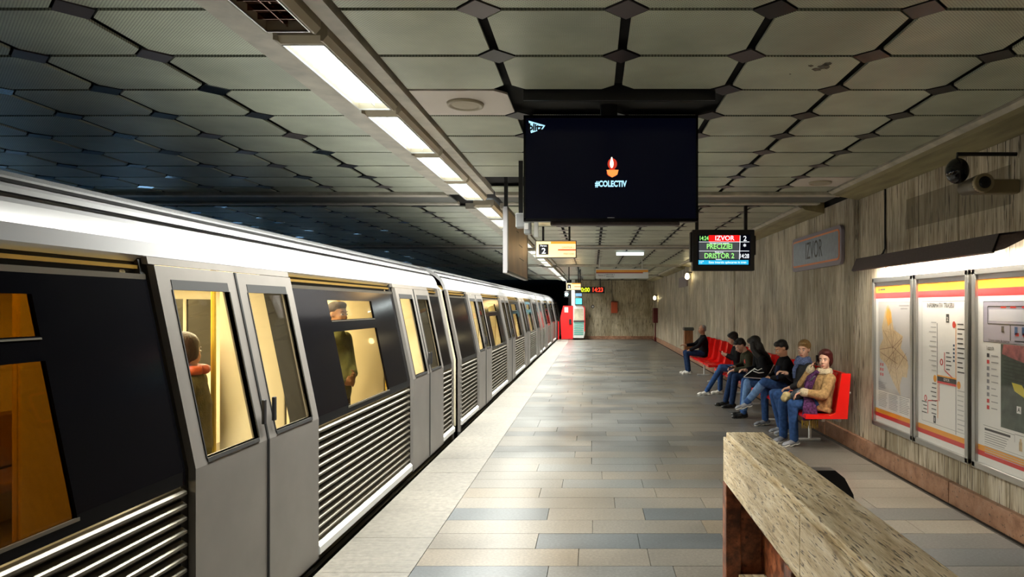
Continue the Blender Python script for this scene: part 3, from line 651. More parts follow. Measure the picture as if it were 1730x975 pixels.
MB().ell((p.x-.08, cy_+.05, p.z+.13), (.085, .085, .10)).build('dome', M['gloss'], cc, smooth=True)
MB().tube([(p.x-.08, cy_+.05, p.z+.2), (p.x-.08, cy_+.05, p.z+.26), (WX, cy_+.05, p.z+.26)], .016).build('dome_arm', M['black'], cc)
# ---- tan board seen at an angle, beside the lamp strip
bd = thing('hanging_board', 'tan hanging board seen edge-on between the big screen and the train', 'sign', (-.93, 8.3, 2.5))
MB().box(-.90, -.895, 7.24, 9.36, 2.155, 2.80).build('board_face', M['tanboard'], bd)
f_ = MB(); f_.box(-.945, -.90, 7.2, 9.4, 2.13, 2.83); f_.build('board_case', mat('board_case_grey', (.30, .29, .30), .4), bd)
e_ = MB()
for q in ((7.2, 7.24, 2.13, 2.83), (9.36, 9.4, 2.13, 2.83), (7.2, 9.4, 2.13, 2.155), (7.2, 9.4, 2.80, 2.83)): e_.box(-.90, -.89, *q)
e_.build('board_frame', M['alu'], bd)
for z, a, b_ in ((2.66, 8.05, 8.25), (2.52, 8.3, 8.7), (2.36, 8.35, 8.9)): MB().box(-.8945, -.893, a, b_, z, z+.01).build('scratch', mat('scratch_dark', (.09, .06, .03), .5), bd)
for y in (7.5, 9.1): MB().box(-.97, -.93, y-.02, y+.02, 2.82, 3.2).build('hanging_post', M['black'], bd)
jb = thing('junction_box', 'white boxes and conduit under the ceiling left of the big screen', 'box', (-.75, 6.6, 3.0))
for q, m in (((872, 361, 892, 385), 'plastic'), ((886, 372, 897, 396), 'plastic')):
    a, b_ = spot_px(q[0], q[1], 6.6), spot_px(q[2], q[3], 6.6)
    MB().bbox(a.x, b_.x, 6.55, 6.68, b_.z, a.z, .008).build('box_body', mat('box_grey', (.36, .37, .38), .4), jb)
a = spot_px(889, 382, 6.54); MB().box(a.x-.02, a.x+.02, 6.545, 6.549, a.z-.03, a.z+.03).build('paper_label', M['paper'], jb)
a = spot_px(905, 385, 6.6); MB().box(a.x-.012, a.x+.025, 6.56, 6.62, a.z-.09, a.z+.07).build('conduit', M['plastic'], jb)
a = spot_px(880, 361, 6.6); MB().box(a.x-.02, a.x+.02, 6.58, 6.62, a.z-.05, 3.2).build('hanger', M['black'], jb)
a = spot_px(885, 376, 6.6); MB().box(a.x-.02, spot_px(905, 376, 6.6).x, 6.6, 6.63, a.z, a.z+.02).build('cross_bar', M['black'], jb)
# ---- lit platform sign
def lit_sign(Y, x0, y0, x1, y1, label, big=True):
    s = thing('platform_sign', label, 'sign', (0, Y, 2.5)); a, b_ = spot_px(x0, y0, Y), spot_px(x1, y1, Y); w_, h_ = b_.x-a.x, a.z-b_.z; s.location.x = (a.x+b_.x)/2
    for o in (s,): pass
    MB().bbox(a.x-.015, b_.x+.015, Y, Y+.14, b_.z-.015, a.z+.015, .006).build('sign_case', M['alu'], s)
    MB().box(a.x, b_.x, Y-.004, Y, b_.z, a.z).build('lit_face', M['signlit'], s)
    MB().box(a.x+w_*.37, b_.x, Y-.007, Y-.004, a.z-h_*.15, a.z-h_*.01).build('orange_band', M['signlit2'], s)
    MB().box(a.x+w_*.55, b_.x, Y-.007, Y-.004, a.z-h_*.58, a.z-h_*.50).build('red_band', M['signlit3'], s)
    MB().box(a.x+w_*.065, a.x+w_*.31, Y-.008, Y-.004, b_.z+h_*.16, a.z-h_*.18).build('number_plate', M['ink'], s)
    text('number_text', '2', Mx(a.x+w_*.19, Y-.010, b_.z+h_*.38), h_*.50, M['scrwhite'], s, 1.1, bold=.003)
    if big:
        text('number_text', 'Peron', Mx(a.x+w_*.185, Y-.010, a.z-h_*.28), h_*.17, M['scrwhite'], s, 1, bold=.001)
        text('direction_text', 'DRISTOR 2', Mx(a.x+w_*.81, Y-.008, a.z-h_*.39), h_*.15, M['signorange'], s, 1.1); text('direction_text', 'PRECIZIEI', Mx(a.x+w_*.83, Y-.008, a.z-h_*.80), h_*.15, M['signorange'], s, 1.1)
    for f in (.17, .84): MB().box(a.x+w_*f-.018, a.x+w_*f+.018, Y+.05, Y+.09, a.z, 3.185).build('hanging_post', M['black'], s)
    area('sign_light', ((a.x+b_.x)/2, Y-.03, (a.z+b_.z)/2), w_, h_, 3, (1, .62, .25), (math.radians(-90), 0, 0), s)
    return s
lit_sign(12.0, 906, 408, 972.5, 434.5, 'lit yellow platform sign with a black 2, left of the big screen')
lit_sign(24.0, 957, 478.5, 981, 489.5, 'small far lit yellow sign above the platform clock', False)
ps = thing('platform_sign', 'long white unlit sign with an orange stripe hanging over the far platform', 'sign', (.9, 20, 2.7)); a, b_ = spot_px(1006.5, 454, 20), spot_px(1095.5, 470.5, 20)
MB().bbox(a.x, b_.x, 20, 20.14, b_.z, a.z, .01).build('sign_case', M['plastic'], ps)
MB().box(a.x+.01, b_.x-.01, 19.994, 20, a.z-.10, a.z-.035).build('orange_band', M['yellow'], ps); MB().box(a.x+.01, b_.x-.16, 19.994, 20, a.z-.135, a.z-.10).build('red_band', mat('band_dark_red', (.40, .06, .01), .5), ps)
text('number_text', 'Peron 2', Mx(a.x+.17, 19.995, b_.z+.09), .062, M['ink'], ps); text('direction_text', 'DRISTOR 2', Mx(a.x+.42, 19.995, b_.z+.11), .055, M['ink'], ps); text('direction_text', 'PRECIZIEI', Mx(a.x+.42, 19.995, b_.z+.05), .055, M['ink'], ps)
for x in (1013, 1085): p = spot_px(x, 452, 20); MB().tube([(p.x, 20.07, a.z-.01), (p.x, 20.07, 3.19)], .014).build('hanging_post', M['plastic'], ps)
cl = thing('ceiling_lamp', 'short lit white lamp set crosswise under the ceiling, above the long white sign', 'lamp', (1, 17.7, 3.1)); a, b_ = spot_px(1040.5, 423.5, 17.7), spot_px(1088, 431.5, 17.7)
MB().bbox(a.x, b_.x, 17.62, 17.78, a.z-.05, 3.17, .01).build('housing', M['plastic'], cl); MB().bbox(a.x+.01, b_.x-.01, 17.60, 17.76, b_.z, a.z-.05, .01).build('diffuser', mat('cool_diffuser', (.8, .9, .9), .4, emit=(.85, 1, .98), es=1.3), cl)
area('lamp_light', ((a.x+b_.x)/2, 17.6, b_.z-.01), b_.x-a.x, .12, 22, (.9, 1, .98), (0, 0, 0), cl)
# ---- platform clock
ck = thing('platform_clock', 'black digital clock reading 14:23 in red and 0:00 in yellow-green', 'clock', (.1, 26, 2.3)); a, b_ = spot_px(971, 484.5, 26), spot_px(1021.5, 495.5, 26)
MB().bbox(a.x, b_.x, 26, 26.2, b_.z, a.z, .01).build('clock_case', M['black'], ck)
p = spot_px(989, 490, 26); text('timer_digits', '0:00', Mx(p.x, 25.995, p.z), .23, M['ledy'], ck, .85, bold=.004)
p = spot_px(1009.5, 490, 26); text('clock_digits', '14:23', Mx(p.x, 25.995, p.z), .23, M['ledr'], ck, .85, bold=.004)
for x in (980, 1014): p = spot_px(x, 484, 26); MB().tube([(p.x, 26.1, p.z), (p.x, 26.1, 3.19)], .02).build('hanging_post', M['black'], ck)
# ---- things at the far end
gt = thing('platform_gate', 'bright red slanted gate closing the platform end beside the train', 'gate', (-1.4, 36.2, 0))
G = [spot_px(x, y, 36.2) for x, y in ((948.5, 573), (968, 573), (968, 517), (951.5, 516.5), (946.5, 537))]
MB().prism([(q.x, max(q.z, .0)) for q in G], 36.2, 36.26, 'y').build('gate_leaf', M['redpaint'], gt)
a, b_ = spot_px(953.5, 519, 36.2), spot_px(960, 528, 36.2); MB().box(a.x, b_.x, 36.19, 36.2, b_.z, a.z).build('notice', mat('notice_pink', (.6, .42, .4), .5), gt)
p = spot_px(963, 543, 36.15); MB().bbox(p.x-.05, p.x+.07, 36.12, 36.2, p.z-.15, p.z+.12, .01).build('lock', M['black'], gt)
p = spot_px(943.5, 543, 36.2); MB().tube([(p.x, 36.2, 0), (p.x, 36.2, p.z)], .035).build('gate_post', M['redpaint'], gt)
kb = thing('vending_kiosk', 'white kiosk with a picture panel above teal stripes, beside the red gate', 'kiosk', (-.7, 36.1, 0))
K = [spot_px(x, y, 35.9) for x, y in ((968.5, 571), (986, 571), (988.5, 560), (988, 519), (984, 516.5), (968.5, 516.5))]
MB().prism([(q.x, max(q.z, 0.0)) for q in K], 35.9, 36.5, 'y').build('kiosk_body', M['plastic'], kb)
K2 = [spot_px(x, y, 35.88) for x, y in ((969.5, 542), (986, 542), (985.5, 521.5), (969.5, 521.5))]
MB().prism([(q.x, q.z) for q in K2], 35.88, 35.9, 'y').build('picture_panel', mat('kiosk_picture', (.45, .42, .32), .3, noise=.5, nscale=2), kb)
for i in range(7):
    a, b_ = spot_px(969.5, 545+i*3.2, 35.88), spot_px(987-i*.25, 546.6+i*3.2, 35.88); MB().box(a.x, b_.x, 35.88, 35.9, b_.z, a.z).build('teal_stripe', M['pteal'], kb)
a, b_ = spot_px(969, 541.5, 35.87), spot_px(987.5, 543.8, 35.87); MB().box(a.x, b_.x, 35.86, 35.9, b_.z, a.z).build('dark_band', M['ink'], kb)
K3 = [spot_px(x, y, 35.87) for x, y in ((987, 560), (988.6, 560), (988.2, 519), (984.5, 516.3), (984, 517.6), (986.8, 520))]
MB().prism([(q.x, q.z) for q in K3], 35.87, 35.9, 'y').build('red_edge', M['pred'], kb)
pl = spot_px(969.5, 500, 36.0); tag(MB().bbox(pl.x-.12, pl.x+.06, 35.95, 36.15, 1.8, 3.17, .01).build('sign_column', M['plastic']), 'pale narrow column above the kiosk beside the small monitors', 'column')
for i, (y0, y1) in enumerate(((491, 500.5), (504, 514))):
    a, b_ = spot_px(972.5, y0, 35.8), spot_px(983, y1, 35.8); m_ = thing('monitor', ['upper', 'lower'][i]+' of two small teal monitors above the kiosk', 'screen', ((a.x+b_.x)/2, 35.8, b_.z), 'small monitors above the kiosk')
    MB().bbox(a.x-.03, b_.x+.03, 35.8, 35.95, b_.z-.03, a.z+.03, .01).build('casing', M['black'], m_); MB().box(a.x, b_.x, 35.79, 35.8, b_.z, a.z).build('display', M['scrteal'] if i else mat('screen_dim_blue', (.1, .2, .3), .3, emit=(.16, .28, .5), es=1), m_)
sg = thing('signal_light', 'small glowing blue-green signal at the tunnel mouth', 'signal', (-1.45, 36, 2.4)); p = spot_px(957, 497.5, 36)
MB().bbox(p.x-.12, p.x+.12, 36, 36.2, p.z-.16, p.z+.16, .02).build('signal_housing', M['black'], sg); MB().ell((p.x, 35.99, p.z), (.085, .03, .085)).build('lens', M['signal'], sg, smooth=True); MB().tube([(p.x, 36.1, p.z+.1), (p.x, 36.1, 3.2)], .03).build('hanger', M['black'], sg)
def px_box(name, label, cat, x0, y0, x1, y1, Y, d, m, b=.012):
    a, b_ = spot_px(x0, y0, Y), spot_px(x1, y1, Y); return tag(MB().bbox(a.x, b_.x, Y, Y+d, b_.z, a.z, b).build(name, m), label, cat)
eb = thing('wall_box', 'orange-red box on the end wall with a thin pipe above', 'box', (1.2, EY, 1.6)); a, b_ = spot_px(1032.5, 510.5, EY-.22), spot_px(1043.5, 529, EY-.22)
MB().bbox(a.x, b_.x, EY-.22, EY-.0, b_.z, a.z, .015).build('box_body', M['orange'], eb); MB().bbox(a.x-.01, b_.x+.01, EY-.24, EY, a.z, a.z+.04, .01).build('box_lid', M['darkred'], eb); MB().tube([(a.x+.05, EY-.04, a.z), (a.x+.05, EY-.04, 3.15)], .018).build('pipe', M['alu'], eb)
p = spot_px(1001.5, 518, EY); o = thing('wall_dial', 'small round white dial with a dark rim on the end wall', 'dial', (p.x, EY, p.z))
Rm = Matrix.Rotation(math.radians(90), 3, 'X'); MB().lathe((p.x, EY-.05, p.z), [(.09, .0), (.09, -.045)], 20, M=Rm).build('rim', M['ink'], o); MB().lathe((p.x, EY-.055, p.z), [(.05, .0), (.05, -.02)], 20, M=Rm).build('face', M['white'], o)
p = spot_px(996.5, 534, EY); tag(MB().bbox(p.x-.05, p.x+.05, EY-.05, EY-.0, p.z-.07, p.z+.07, .01).build('wall_switch', M['alu']), 'tiny grey switch on the end wall below the round dial', 'switch')
hy = spot_px(1105, 530, 34.6); o = thing('hose_cabinet', 'dark red narrow cabinet on a pipe in the far right corner', 'cabinet', (WX-.1, 34.6, 0))
MB().bbox(WX-.22, WX-.0, 34.2, 34.9, .93, 1.68, .015).build('cabinet_body', M['darkred'], o); MB().tube([(WX-.1, 34.5, .18), (WX-.1, 34.5, .95)], .035).build('pipe', M['darkred'], o); MB().bbox(WX-.16, WX-.06, 34.4, 34.6, 0, .185, .01).build('pipe_foot', M['darkred'], o)
# ---- litter bin
by = 21.0; bn = thing('litter_bin', 'brown wooden litter bin with a grey top beside the seated old man', 'bin', (3.0, by, 0))
a, b_ = spot_px(1156, 553, by), spot_px(1171.5, 560, by)
for i in range(6): MB().bbox(a.x+.01+i*(b_.x-a.x-.02)/6, a.x+.005+(i+1)*(b_.x-a.x-.02)/6, by-.03, by, .38, 1.02, .004).build('bin_slat', M['wood'], bn)
MB().bbox(a.x+.01, b_.x-.01, by+.0, by+.26, .38, 1.02, .02).build('bin_body', M['wood'], bn); MB().bbox(a.x-.015, b_.x+.015, by-.05, by+.3, 1.02, 1.12, .03).build('bin_lid', mat('bin_lid_grey', (.05, .05, .045), .5), bn)
MB().bbox((a.x+b_.x)/2-.05, (a.x+b_.x)/2+.05, by+.08, by+.18, 0, .39, .01).build('bin_foot', M['steel'], bn)

# ================================================================ POSTERS
def poster_case(y1, y0, label):
    """y1 far end, y0 near end on the right wall; u runs from the far end (left in view) to the near end"""
    t = thing('poster_case', label, 'poster', (WX, (y0+y1)/2, .46), 'framed posters on the right wall')
    z0, z1 = .47, 2.06; fw = .045
    MB().bbox(WX-.075, WX-.0, y0-.02, y1+.02, z0-.03, z1+.03, .005).build('back_box', M['steel'], t)
    for q in ((y0-.02, y1+.02, z1-.02, z1+.035), (y0-.02, y1+.02, z0-.035, z0+.02)): MB().bbox(WX-.105, WX-.07, *q, .006).build('frame_rail', M['steel'], t)
    for q in ((y0-.02, y0+.03), (y1-.03, y1+.02)): MB().bbox(WX-.105, WX-.07, q[0], q[1], z0-.03, z1+.03, .006).build('frame_rail', M['steel'], t)
    W, H = y1-y0-.06, z1-z0-.04; yb, zb = y1-.03, z0+.02; xf = WX-.0765
    pp = MB().box(xf, xf+.003, y0+.03, y1-.03, z0+.02, z1-.02).build('poster_sheet', M['paper'], t)
    def L(u, v, lay=0): return (xf-.0006-lay*.0005, yb-u*W, zb+v*H)
    def poly(name, pts, m, lay=0):
        mb = MB(); P = [L(u, v, lay) for u, v in pts]; mb.poly(P, [list(range(len(P)))]); return mb.build(name, m, pp)
    def rects(name, rs, m, lay=0):
        mb = MB()
        for u0, v0, u1, v1 in rs: mb.poly([L(u0, v0, lay), (L(u1, v0, lay)), L(u1, v1, lay), L(u0, v1, lay)], [(0, 1, 2, 3)])
        return mb.build(name, m, pp)
    def lines(name, segs, m, wd=.006, lay=1):
        mb = MB()
        for (a, b) in segs:
            d = Vector(((b[0]-a[0])*W, (b[1]-a[1])*H)); n = Vector((-d.y, d.x)).normalized()*wd/2
            q = [(a[0]+n.x/W, a[1]+n.y/H), (b[0]+n.x/W, b[1]+n.y/H), (b[0]-n.x/W, b[1]-n.y/H), (a[0]-n.x/W, a[1]-n.y/H)]
            mb.poly([L(u, v, lay) for u, v in q], [(0, 1, 2, 3)])
        return mb.build(name, m, pp)
    def txt(s, u, v, size, m, sx=1, bold=0):
        p_ = L(u, v, 3); return text('printed_text', s, Mw(p_[0], p_[1], p_[2]), size, m, pp, sx, ext=.0002, bold=bold)
    rects('orange_band', [(0, .925, 1, .975), (0, .065, 1, .095)], M['yellow']); rects('red_band', [(0, .885, 1, .925), (0, .038, 1, .065)], M['pred'])
    MB().box(WX-.098, WX-.095, y0+.03, y1-.03, z0+.02, z1-.02).build('cover_glass', M['cover'], t)
    return t, poly, rects, lines, txt
# poster 1: city map
t, poly, rects, lines, txt = poster_case(7.74, 6.80, 'framed poster with a tan city map, farthest of the three on the right wall')
rects('map_background', [(.08, .23, .93, .86)], mat('map_grey', (.50, .49, .50), .5)); lines('map_border', [((.08, .23), (.93, .23)), ((.93, .23), (.93, .86)), ((.93, .86), (.08, .86)), ((.08, .86), (.08, .23))], M['grey'], .004)
poly('city_area', [(.36, .84), (.44, .80), (.50, .70), (.52, .67), (.76, .63), (.70, .55), (.85, .50), (.90, .44), (.86, .36), (.74, .36), (.68, .30), (.70, .23), (.64, .25), (.52, .30), (.40, .36), (.30, .42), (.12, .46), (.11, .54), (.22, .60), (.18, .68), (.26, .78), (.30, .82)], M['tan'], 1)
poly('city_park', [(.34, .82), (.44, .79), (.46, .72), (.36, .69), (.30, .76)], M['porange'], 2)
rr = random.Random(3); sg_ = [((.12, .52), (.50, .55)), ((.50, .55), (.88, .47)), ((.38, .82), (.47, .56)), ((.47, .56), (.66, .26)), ((.22, .66), (.50, .54)), ((.52, .66), (.48, .54)), ((.30, .44), (.74, .60)), ((.74, .62), (.47, .54)), ((.14, .50), (.62, .44)), ((.40, .36), (.52, .52)), ((.84, .52), (.60, .40))]
lines('map_road', sg_, mat('road_brown', (.22, .10, .05), .5), .006, 2)
lines('map_street', [((rr.uniform(.25, .6), rr.uniform(.38, .7)), (rr.uniform(.3, .7), rr.uniform(.36, .66))) for _ in range(26)], mat('street_brown', (.38, .24, .13), .5), .003, 2)
rects('legend_mark', [(.13+.06*i, .335+.035*j, .165+.06*i, .355+.035*j) for i in range(2) for j in range(3)], M['pred'], 2)
rects('title_line', [(.66, .83, .92, .838), (.70, .81, .88, .818)], M['grey'], 2)
rects('text_block', [(c0, .215-.011*i, c0+.26*rr.uniform(.8, 1), .219-.011*i) for c0 in (.08, .38, .67) for i in range(10)], M['grey'], 1)
rects('text_line', [(.08, .25+.012*i, .08+.3*rr.uniform(.5, 1), .254+.012*i) for i in range(4)], M['grey'], 2)
txt('RATB', .13, .95, .04, M['ink'], .9) if False else rects('print_mark', [(.08, .94, .11, .958), (.13, .944, .28, .955)], M['ink'], 1)
# poster 2: route diagram
t, poly, rects, lines, txt = poster_case(6.74, 5.80, 'framed route diagram poster, middle of the three on the right wall')
lines('panel_outline', [((.09, .12), (.97, .12)), ((.97, .12), (.97, .86)), ((.97, .86), (.09, .86)), ((.09, .86), (.09, .12))], M['grey'], .004)
txt('INFORMATIV TRASEU', .48, .835, .062, M['ink'], .82)
rects('number_plate', [(.60, .735, .66, .785), (.34, .125, .39, .17)], M['ink'], 1); txt('2', .63, .755, .05, M['paper'], 1, .001); txt('1', .365, .145, .05, M['paper'], 1, .001)
O, Rr, G_ = mat('line_orange', (.80, .30, .04), .5), M['pred'], mat('line_grey', (.22, .22, .25), .5)
lines('grey_route', [((.42, .73), (.42, .41)), ((.79, .39), (.79, .10))], G_, .010); lines('orange_route', [((.79, .73), (.79, .41)), ((.43, .39), (.43, .16))], O, .010)
lines('red_route', [((.57, .56), (.57, .455)), ((.57, .455), (.78, .405)), ((.43, .265), (.22, .25)), ((.22, .25), (.22, .17)), ((.46, .37), (.46, .265))], Rr, .011)
rects('station_bar', [(.42, .385, .80, .413)], M['ink'], 2); rects('station_bar_edge', [(.42, .413, .80, .421)], M['yellow'], 2); rects('station_bar_base', [(.42, .372, .80, .385)], Rr, 2)
txt('IZVOR', .61, .399, .034, M['paper'], 1)
for u, v in ((.375, .395), (.845, .385)): poly('orange_disc', [(u+.035*math.cos(a*.524), v+.022*math.sin(a*.524)) for a in range(12)], M['yellow'], 2)
for u, v in ((.51, .50), (.17, .262), (.755, .725)): poly('red_disc', [(u+.032*math.cos(a*.524), v+.02*math.sin(a*.524)) for a in range(12)], Rr, 2)
for u, v in ((.51, .50), (.17, .262)): poly('disc_core', [(u+.014*math.cos(a*.524), v+.013*math.sin(a*.524)) for a in range(12)], M['paper'], 3)
rects('station_name', [(.40-rr.uniform(.08, .18), .73-.029*i, .40, .736-.029*i) for i in range(11)], M['lightgrey'], 1)
rects('station_name', [(.82, .725-.027*i, .82+rr.uniform(.08, .15), .732-.027*i) for i in range(11)], M['ink'], 1)
rects('station_name', [(.82, .35-.027*i, .82+rr.uniform(.1, .14), .356-.027*i) for i in range(9)], M['lightgrey'], 1)
rects('station_name', [(.60, .556-.024*i, .60+rr.uniform(.05, .12), .562-.024*i) for i in range(5)], M['ink'], 1)
rects('station_name', [(.40-rr.uniform(.08, .13), .36-.026*i, .40, .366-.026*i) for i in range(8)], M['ink'], 1)
rects('station_name', [(.20-rr.uniform(.08, .12), .235-.022*i, .20, .241-.022*i) for i in range(4)], M['ink'], 1)
rects('station_dot', [(.735, .60-.022*i, .768, .612-.022*i) for i in range(5)], mat('print_navy', (.03, .06, .12), .5), 1)
# poster 3: station plan and aerial picture
t, poly, rects, lines, txt = poster_case(5.70, 4.76, 'framed station plan poster with an aerial picture, nearest of the three on the right wall')
rects('plan_background', [(.09, .645, 1, .855)], M['lilac']); lines('plan_border', [((.09, .645), (1, .645)), ((.09, .855), (1, .855)), ((.09, .645), (.09, .855))], M['ink'], .004)
rects('plan_hall', [(.18, .755, .96, .815)], mat('plan_white', (.55, .55, .6), .5), 1); lines('plan_wall', [((.16, .74), (.96, .74)), ((.16, .74), (.16, .83)), ((.16, .83), (.96, .83)), ((.50, .74), (.50, .66)), ((.74, .66), (.74, .74)), ((.56, .66), (.92, .66)), ((.92, .66), (.92, .78))], M['ink'], .008, 2)
rects('plan_mark', [(.36, .822, .44, .83), (.50, .822, .58, .83), (.66, .822, .8, .83)], Rr, 3); rects('plan_block', [(.37, .70, .41, .73)], M['ink'], 3); rects('plan_block', [(.56, .69, .60, .73), (.66, .69, .70, .73), (.78, .68, .84, .74)], mat('print_blue', (.03, .09, .22), .5), 3); rects('plan_arrow', [(.57, .685, .62, .70), (.67, .685, .71, .70)], Rr, 3)
txt('Schema statiei de metrou', .33, .655, .03, M['ink'], .9)
txt('Legenda', .20, .615, .035, M['ink'], .9)
for i in range(9): rects('legend_mark', [(.145, .565-.034*i, .185, .585-.034*i)], [M['ink'], Rr, G_, G_, G_, G_, G_, Rr, Rr][i], 1)
rects('legend_line', [(.215, .572-.034*i, .215+rr.uniform(.06, .11), .577-.034*i) for i in range(9)], M['grey'], 1)
rects('aerial_picture', [(.36, .22, 1, .64)], M['pgreen'], 1); poly('picture_buildings', [(.40, .64), (.82, .64), (.78, .55), (.56, .57), (.38, .59)], mat('print_roof_red', (.36, .10, .10), .5, noise=.7, nscale=16), 2)
lines('picture_rows', [((.40, .56-.018*i), (.9, .545-.018*i)) for i in range(6)], mat('print_dark', (.02, .03, .02), .5), .010, 2)
poly('yellow_area', [(.52, .455), (.66, .45), (.72, .415), (.99, .42), (.99, .36), (.76, .355), (.70, .39), (.56, .415)], M['pyellow'], 3); rects('letter_plate', [(.59, .31, .65, .345)], M['paper'], 3); txt('A', .62, .327, .045, M['ink'], 1, .001)
txt('PLAN DE EVACUARE', .30, .188, .034, M['ink'], .8) if False else rects('heading_line', [(.11, .180, .50, .192)], M['ink'], 1)
rects('text_line', [(.11, .165-.012*i, .11+rr.uniform(.30, .42), .169-.012*i) for i in range(5)], M['grey'], 1); lines('heading_box', [((.09, .205), (.56, .2)), ((.56, .2), (.56, .165)), ((.56, .205), (1, .205))], M['ink'], .003, 1)
for i in range(4): rects('bottle_mark', [(.62+.09*i, .13, .665+.09*i, .175), (.63+.09*i, .175, .655+.09*i, .19)], [M['tan'], mat('print_brown', (.2, .1, .05), .5), MATS['print_brown'], M['lilac']][i], 1)
rects('text_line', [(.11, .155-.012*i, .11+rr.uniform(.72, .84), .1585-.012*i) for i in range(4, 9) if i > 3], M['lightgrey'], 1)
# ---- canopy lamp above the posters
cn = thing('canopy_lamp', 'long mauve-grey metal canopy with a hidden lamp above the posters', 'lamp', (3.1, 6, 2.2))
ca, cb = 5.02, 7.74
MB().prism([(2.955, 2.17), (2.935, 2.18), (2.99, 2.315), (WX-.02, 2.345), (WX-.02, 2.33), (3.0, 2.30)], ca, cb).build('canopy_shell', M['mauve'], cn)
for q in (ca, cb-.012): MB().prism([(2.94, 2.175), (2.99, 2.31), (WX-.03, 2.335), (WX-.03, 2.31), (3.03, 2.20)], q, q+.012).build('end_plate', M['mauve'], cn)
for q in (4.9,): pass
for q in (7.45, 6.62, 6.35, 5.62, 5.38):
    MB().tube([(WX-.03, q, 2.10), (WX-.03, q, 2.20), (WX-.17, q, 2.285)], .011, 6).build('bracket', M['white'], cn)
MB().tube([(3.10, ca+.1, 2.265), (3.10, cb-.1, 2.285)], .014, 8).build('lamp_tube', mat('canopy_tube', (1, 1, 1), .4, emit=(1, .93, .80), es=12), cn)
for i in range(2): area('canopy_light', (3.08, 5.7+1.36*i, 2.262), .06, 1.3, CANOPY_W/2, (1, .90, .74), (0, math.radians(-10), 0), cn)
pf = tag(MB().tube([(WX-.012, 7.625, 3.1), (WX-.012, 7.625, 2.42), (WX-.03, 7.64, 2.37), (WX-.05, 7.68, 2.335)], .010, 6).build('power_cable', M['black']), 'thin black cable running down the wall to the canopy', 'cable')

# ================================================================ STONE BENCH in the foreground
sb = thing('stone_bench', 'travertine bench back with red marble posts in the right foreground', 'bench', (.85, 3.0, 0))
Ye = 3.79
def slabs(x0, x1, z0, z1, cuts, name, m, ch=.005):
    for a, b_ in zip(cuts[:-1], cuts[1:]): MB().bbox(x0, x1, b_+.0015, a-.0015, z0, z1, ch).build(name, m, sb)
slabs(.742, .951, 1.01, 1.08, [Ye, 1.2, -.4], 'top_slab', TRAV_B, .006)
slabs(.722, .775, .816, 1.058, [Ye-.02, 2.38, .9, -.4], 'back_slab', TRAV_B, .004)
MB().box(.776, .93, -.38, Ye-.03, .82, 1.01).build('core', M['concrete'], sb)
slabs(.931, .948, .818, 1.008, [Ye-.02, 2.2, .7, -.4], 'rear_slab', TRAV_B, .003); slabs(.931, .948, .0, .816, [Ye-.02, 2.2, .7, -.4], 'rear_panel', REDST, .003)
for y in (Ye-.10, 2.48, 1.1): 
    MB().bbox(.722, .805, y, y+.10, 0, .812, .006).build('post', REDST, sb)
    MB().bbox(.806, .93, y+.06, y+.10, 0, .812, .004).build('post_panel', REDST, sb)
slabs(.785, .93, .30, .337, [Ye-.115, 2.59], 'seat_slab', TRAV_B, .006)
MB().bbox(.80, .92, 2.6, Ye-.12, .0, .30, .004).build('seat_base', REDST, sb)
# ---- black case half hidden behind the bench
q = thing('black_case', 'black angular case with a grey edge half hidden behind the stone bench', 'case', (1.75, 4.9, 0))
Yc = 4.9; P = [spot_px(x, y, Yc) for x, y in ((1384, 795), (1411, 795), (1427, 808), (1442, 836))]
prof = [(p.x, p.z) for p in P]+[(P[3].x+.05, .05), (P[0].x-.25, .05), (P[0].x-.25, P[0].z-.12), (P[0].x-.08, P[0].z)]
MB().prism(prof[::-1], Yc, Yc+.10, 'y').build('case_shell', mat('case_black', (.012, .012, .014), .3), q)
inn = [((x-1.55)*.86+1.53, (z-.25)*.86+.22) for x, z in prof]
MB().prism(inn[::-1], Yc-.012, Yc, 'y').build('grey_edge', mat('case_grey', (.28, .28, .30), .4), q); inn2 = [((x-1.55)*.80+1.52, (z-.25)*.80+.22) for x, z in prof]
MB().prism(inn2[::-1], Yc-.018, Yc-.011, 'y').build('case_front', MATS['case_black'], q)
for x in (P[0].x-.15, P[3].x-.05): MB().lathe((x, Yc+.05, .03), [(.03, -.03), (.03, .03)], 14, M=Matrix.Rotation(math.pi/2, 3, 'X')).build('wheel', M['rubber'], q)

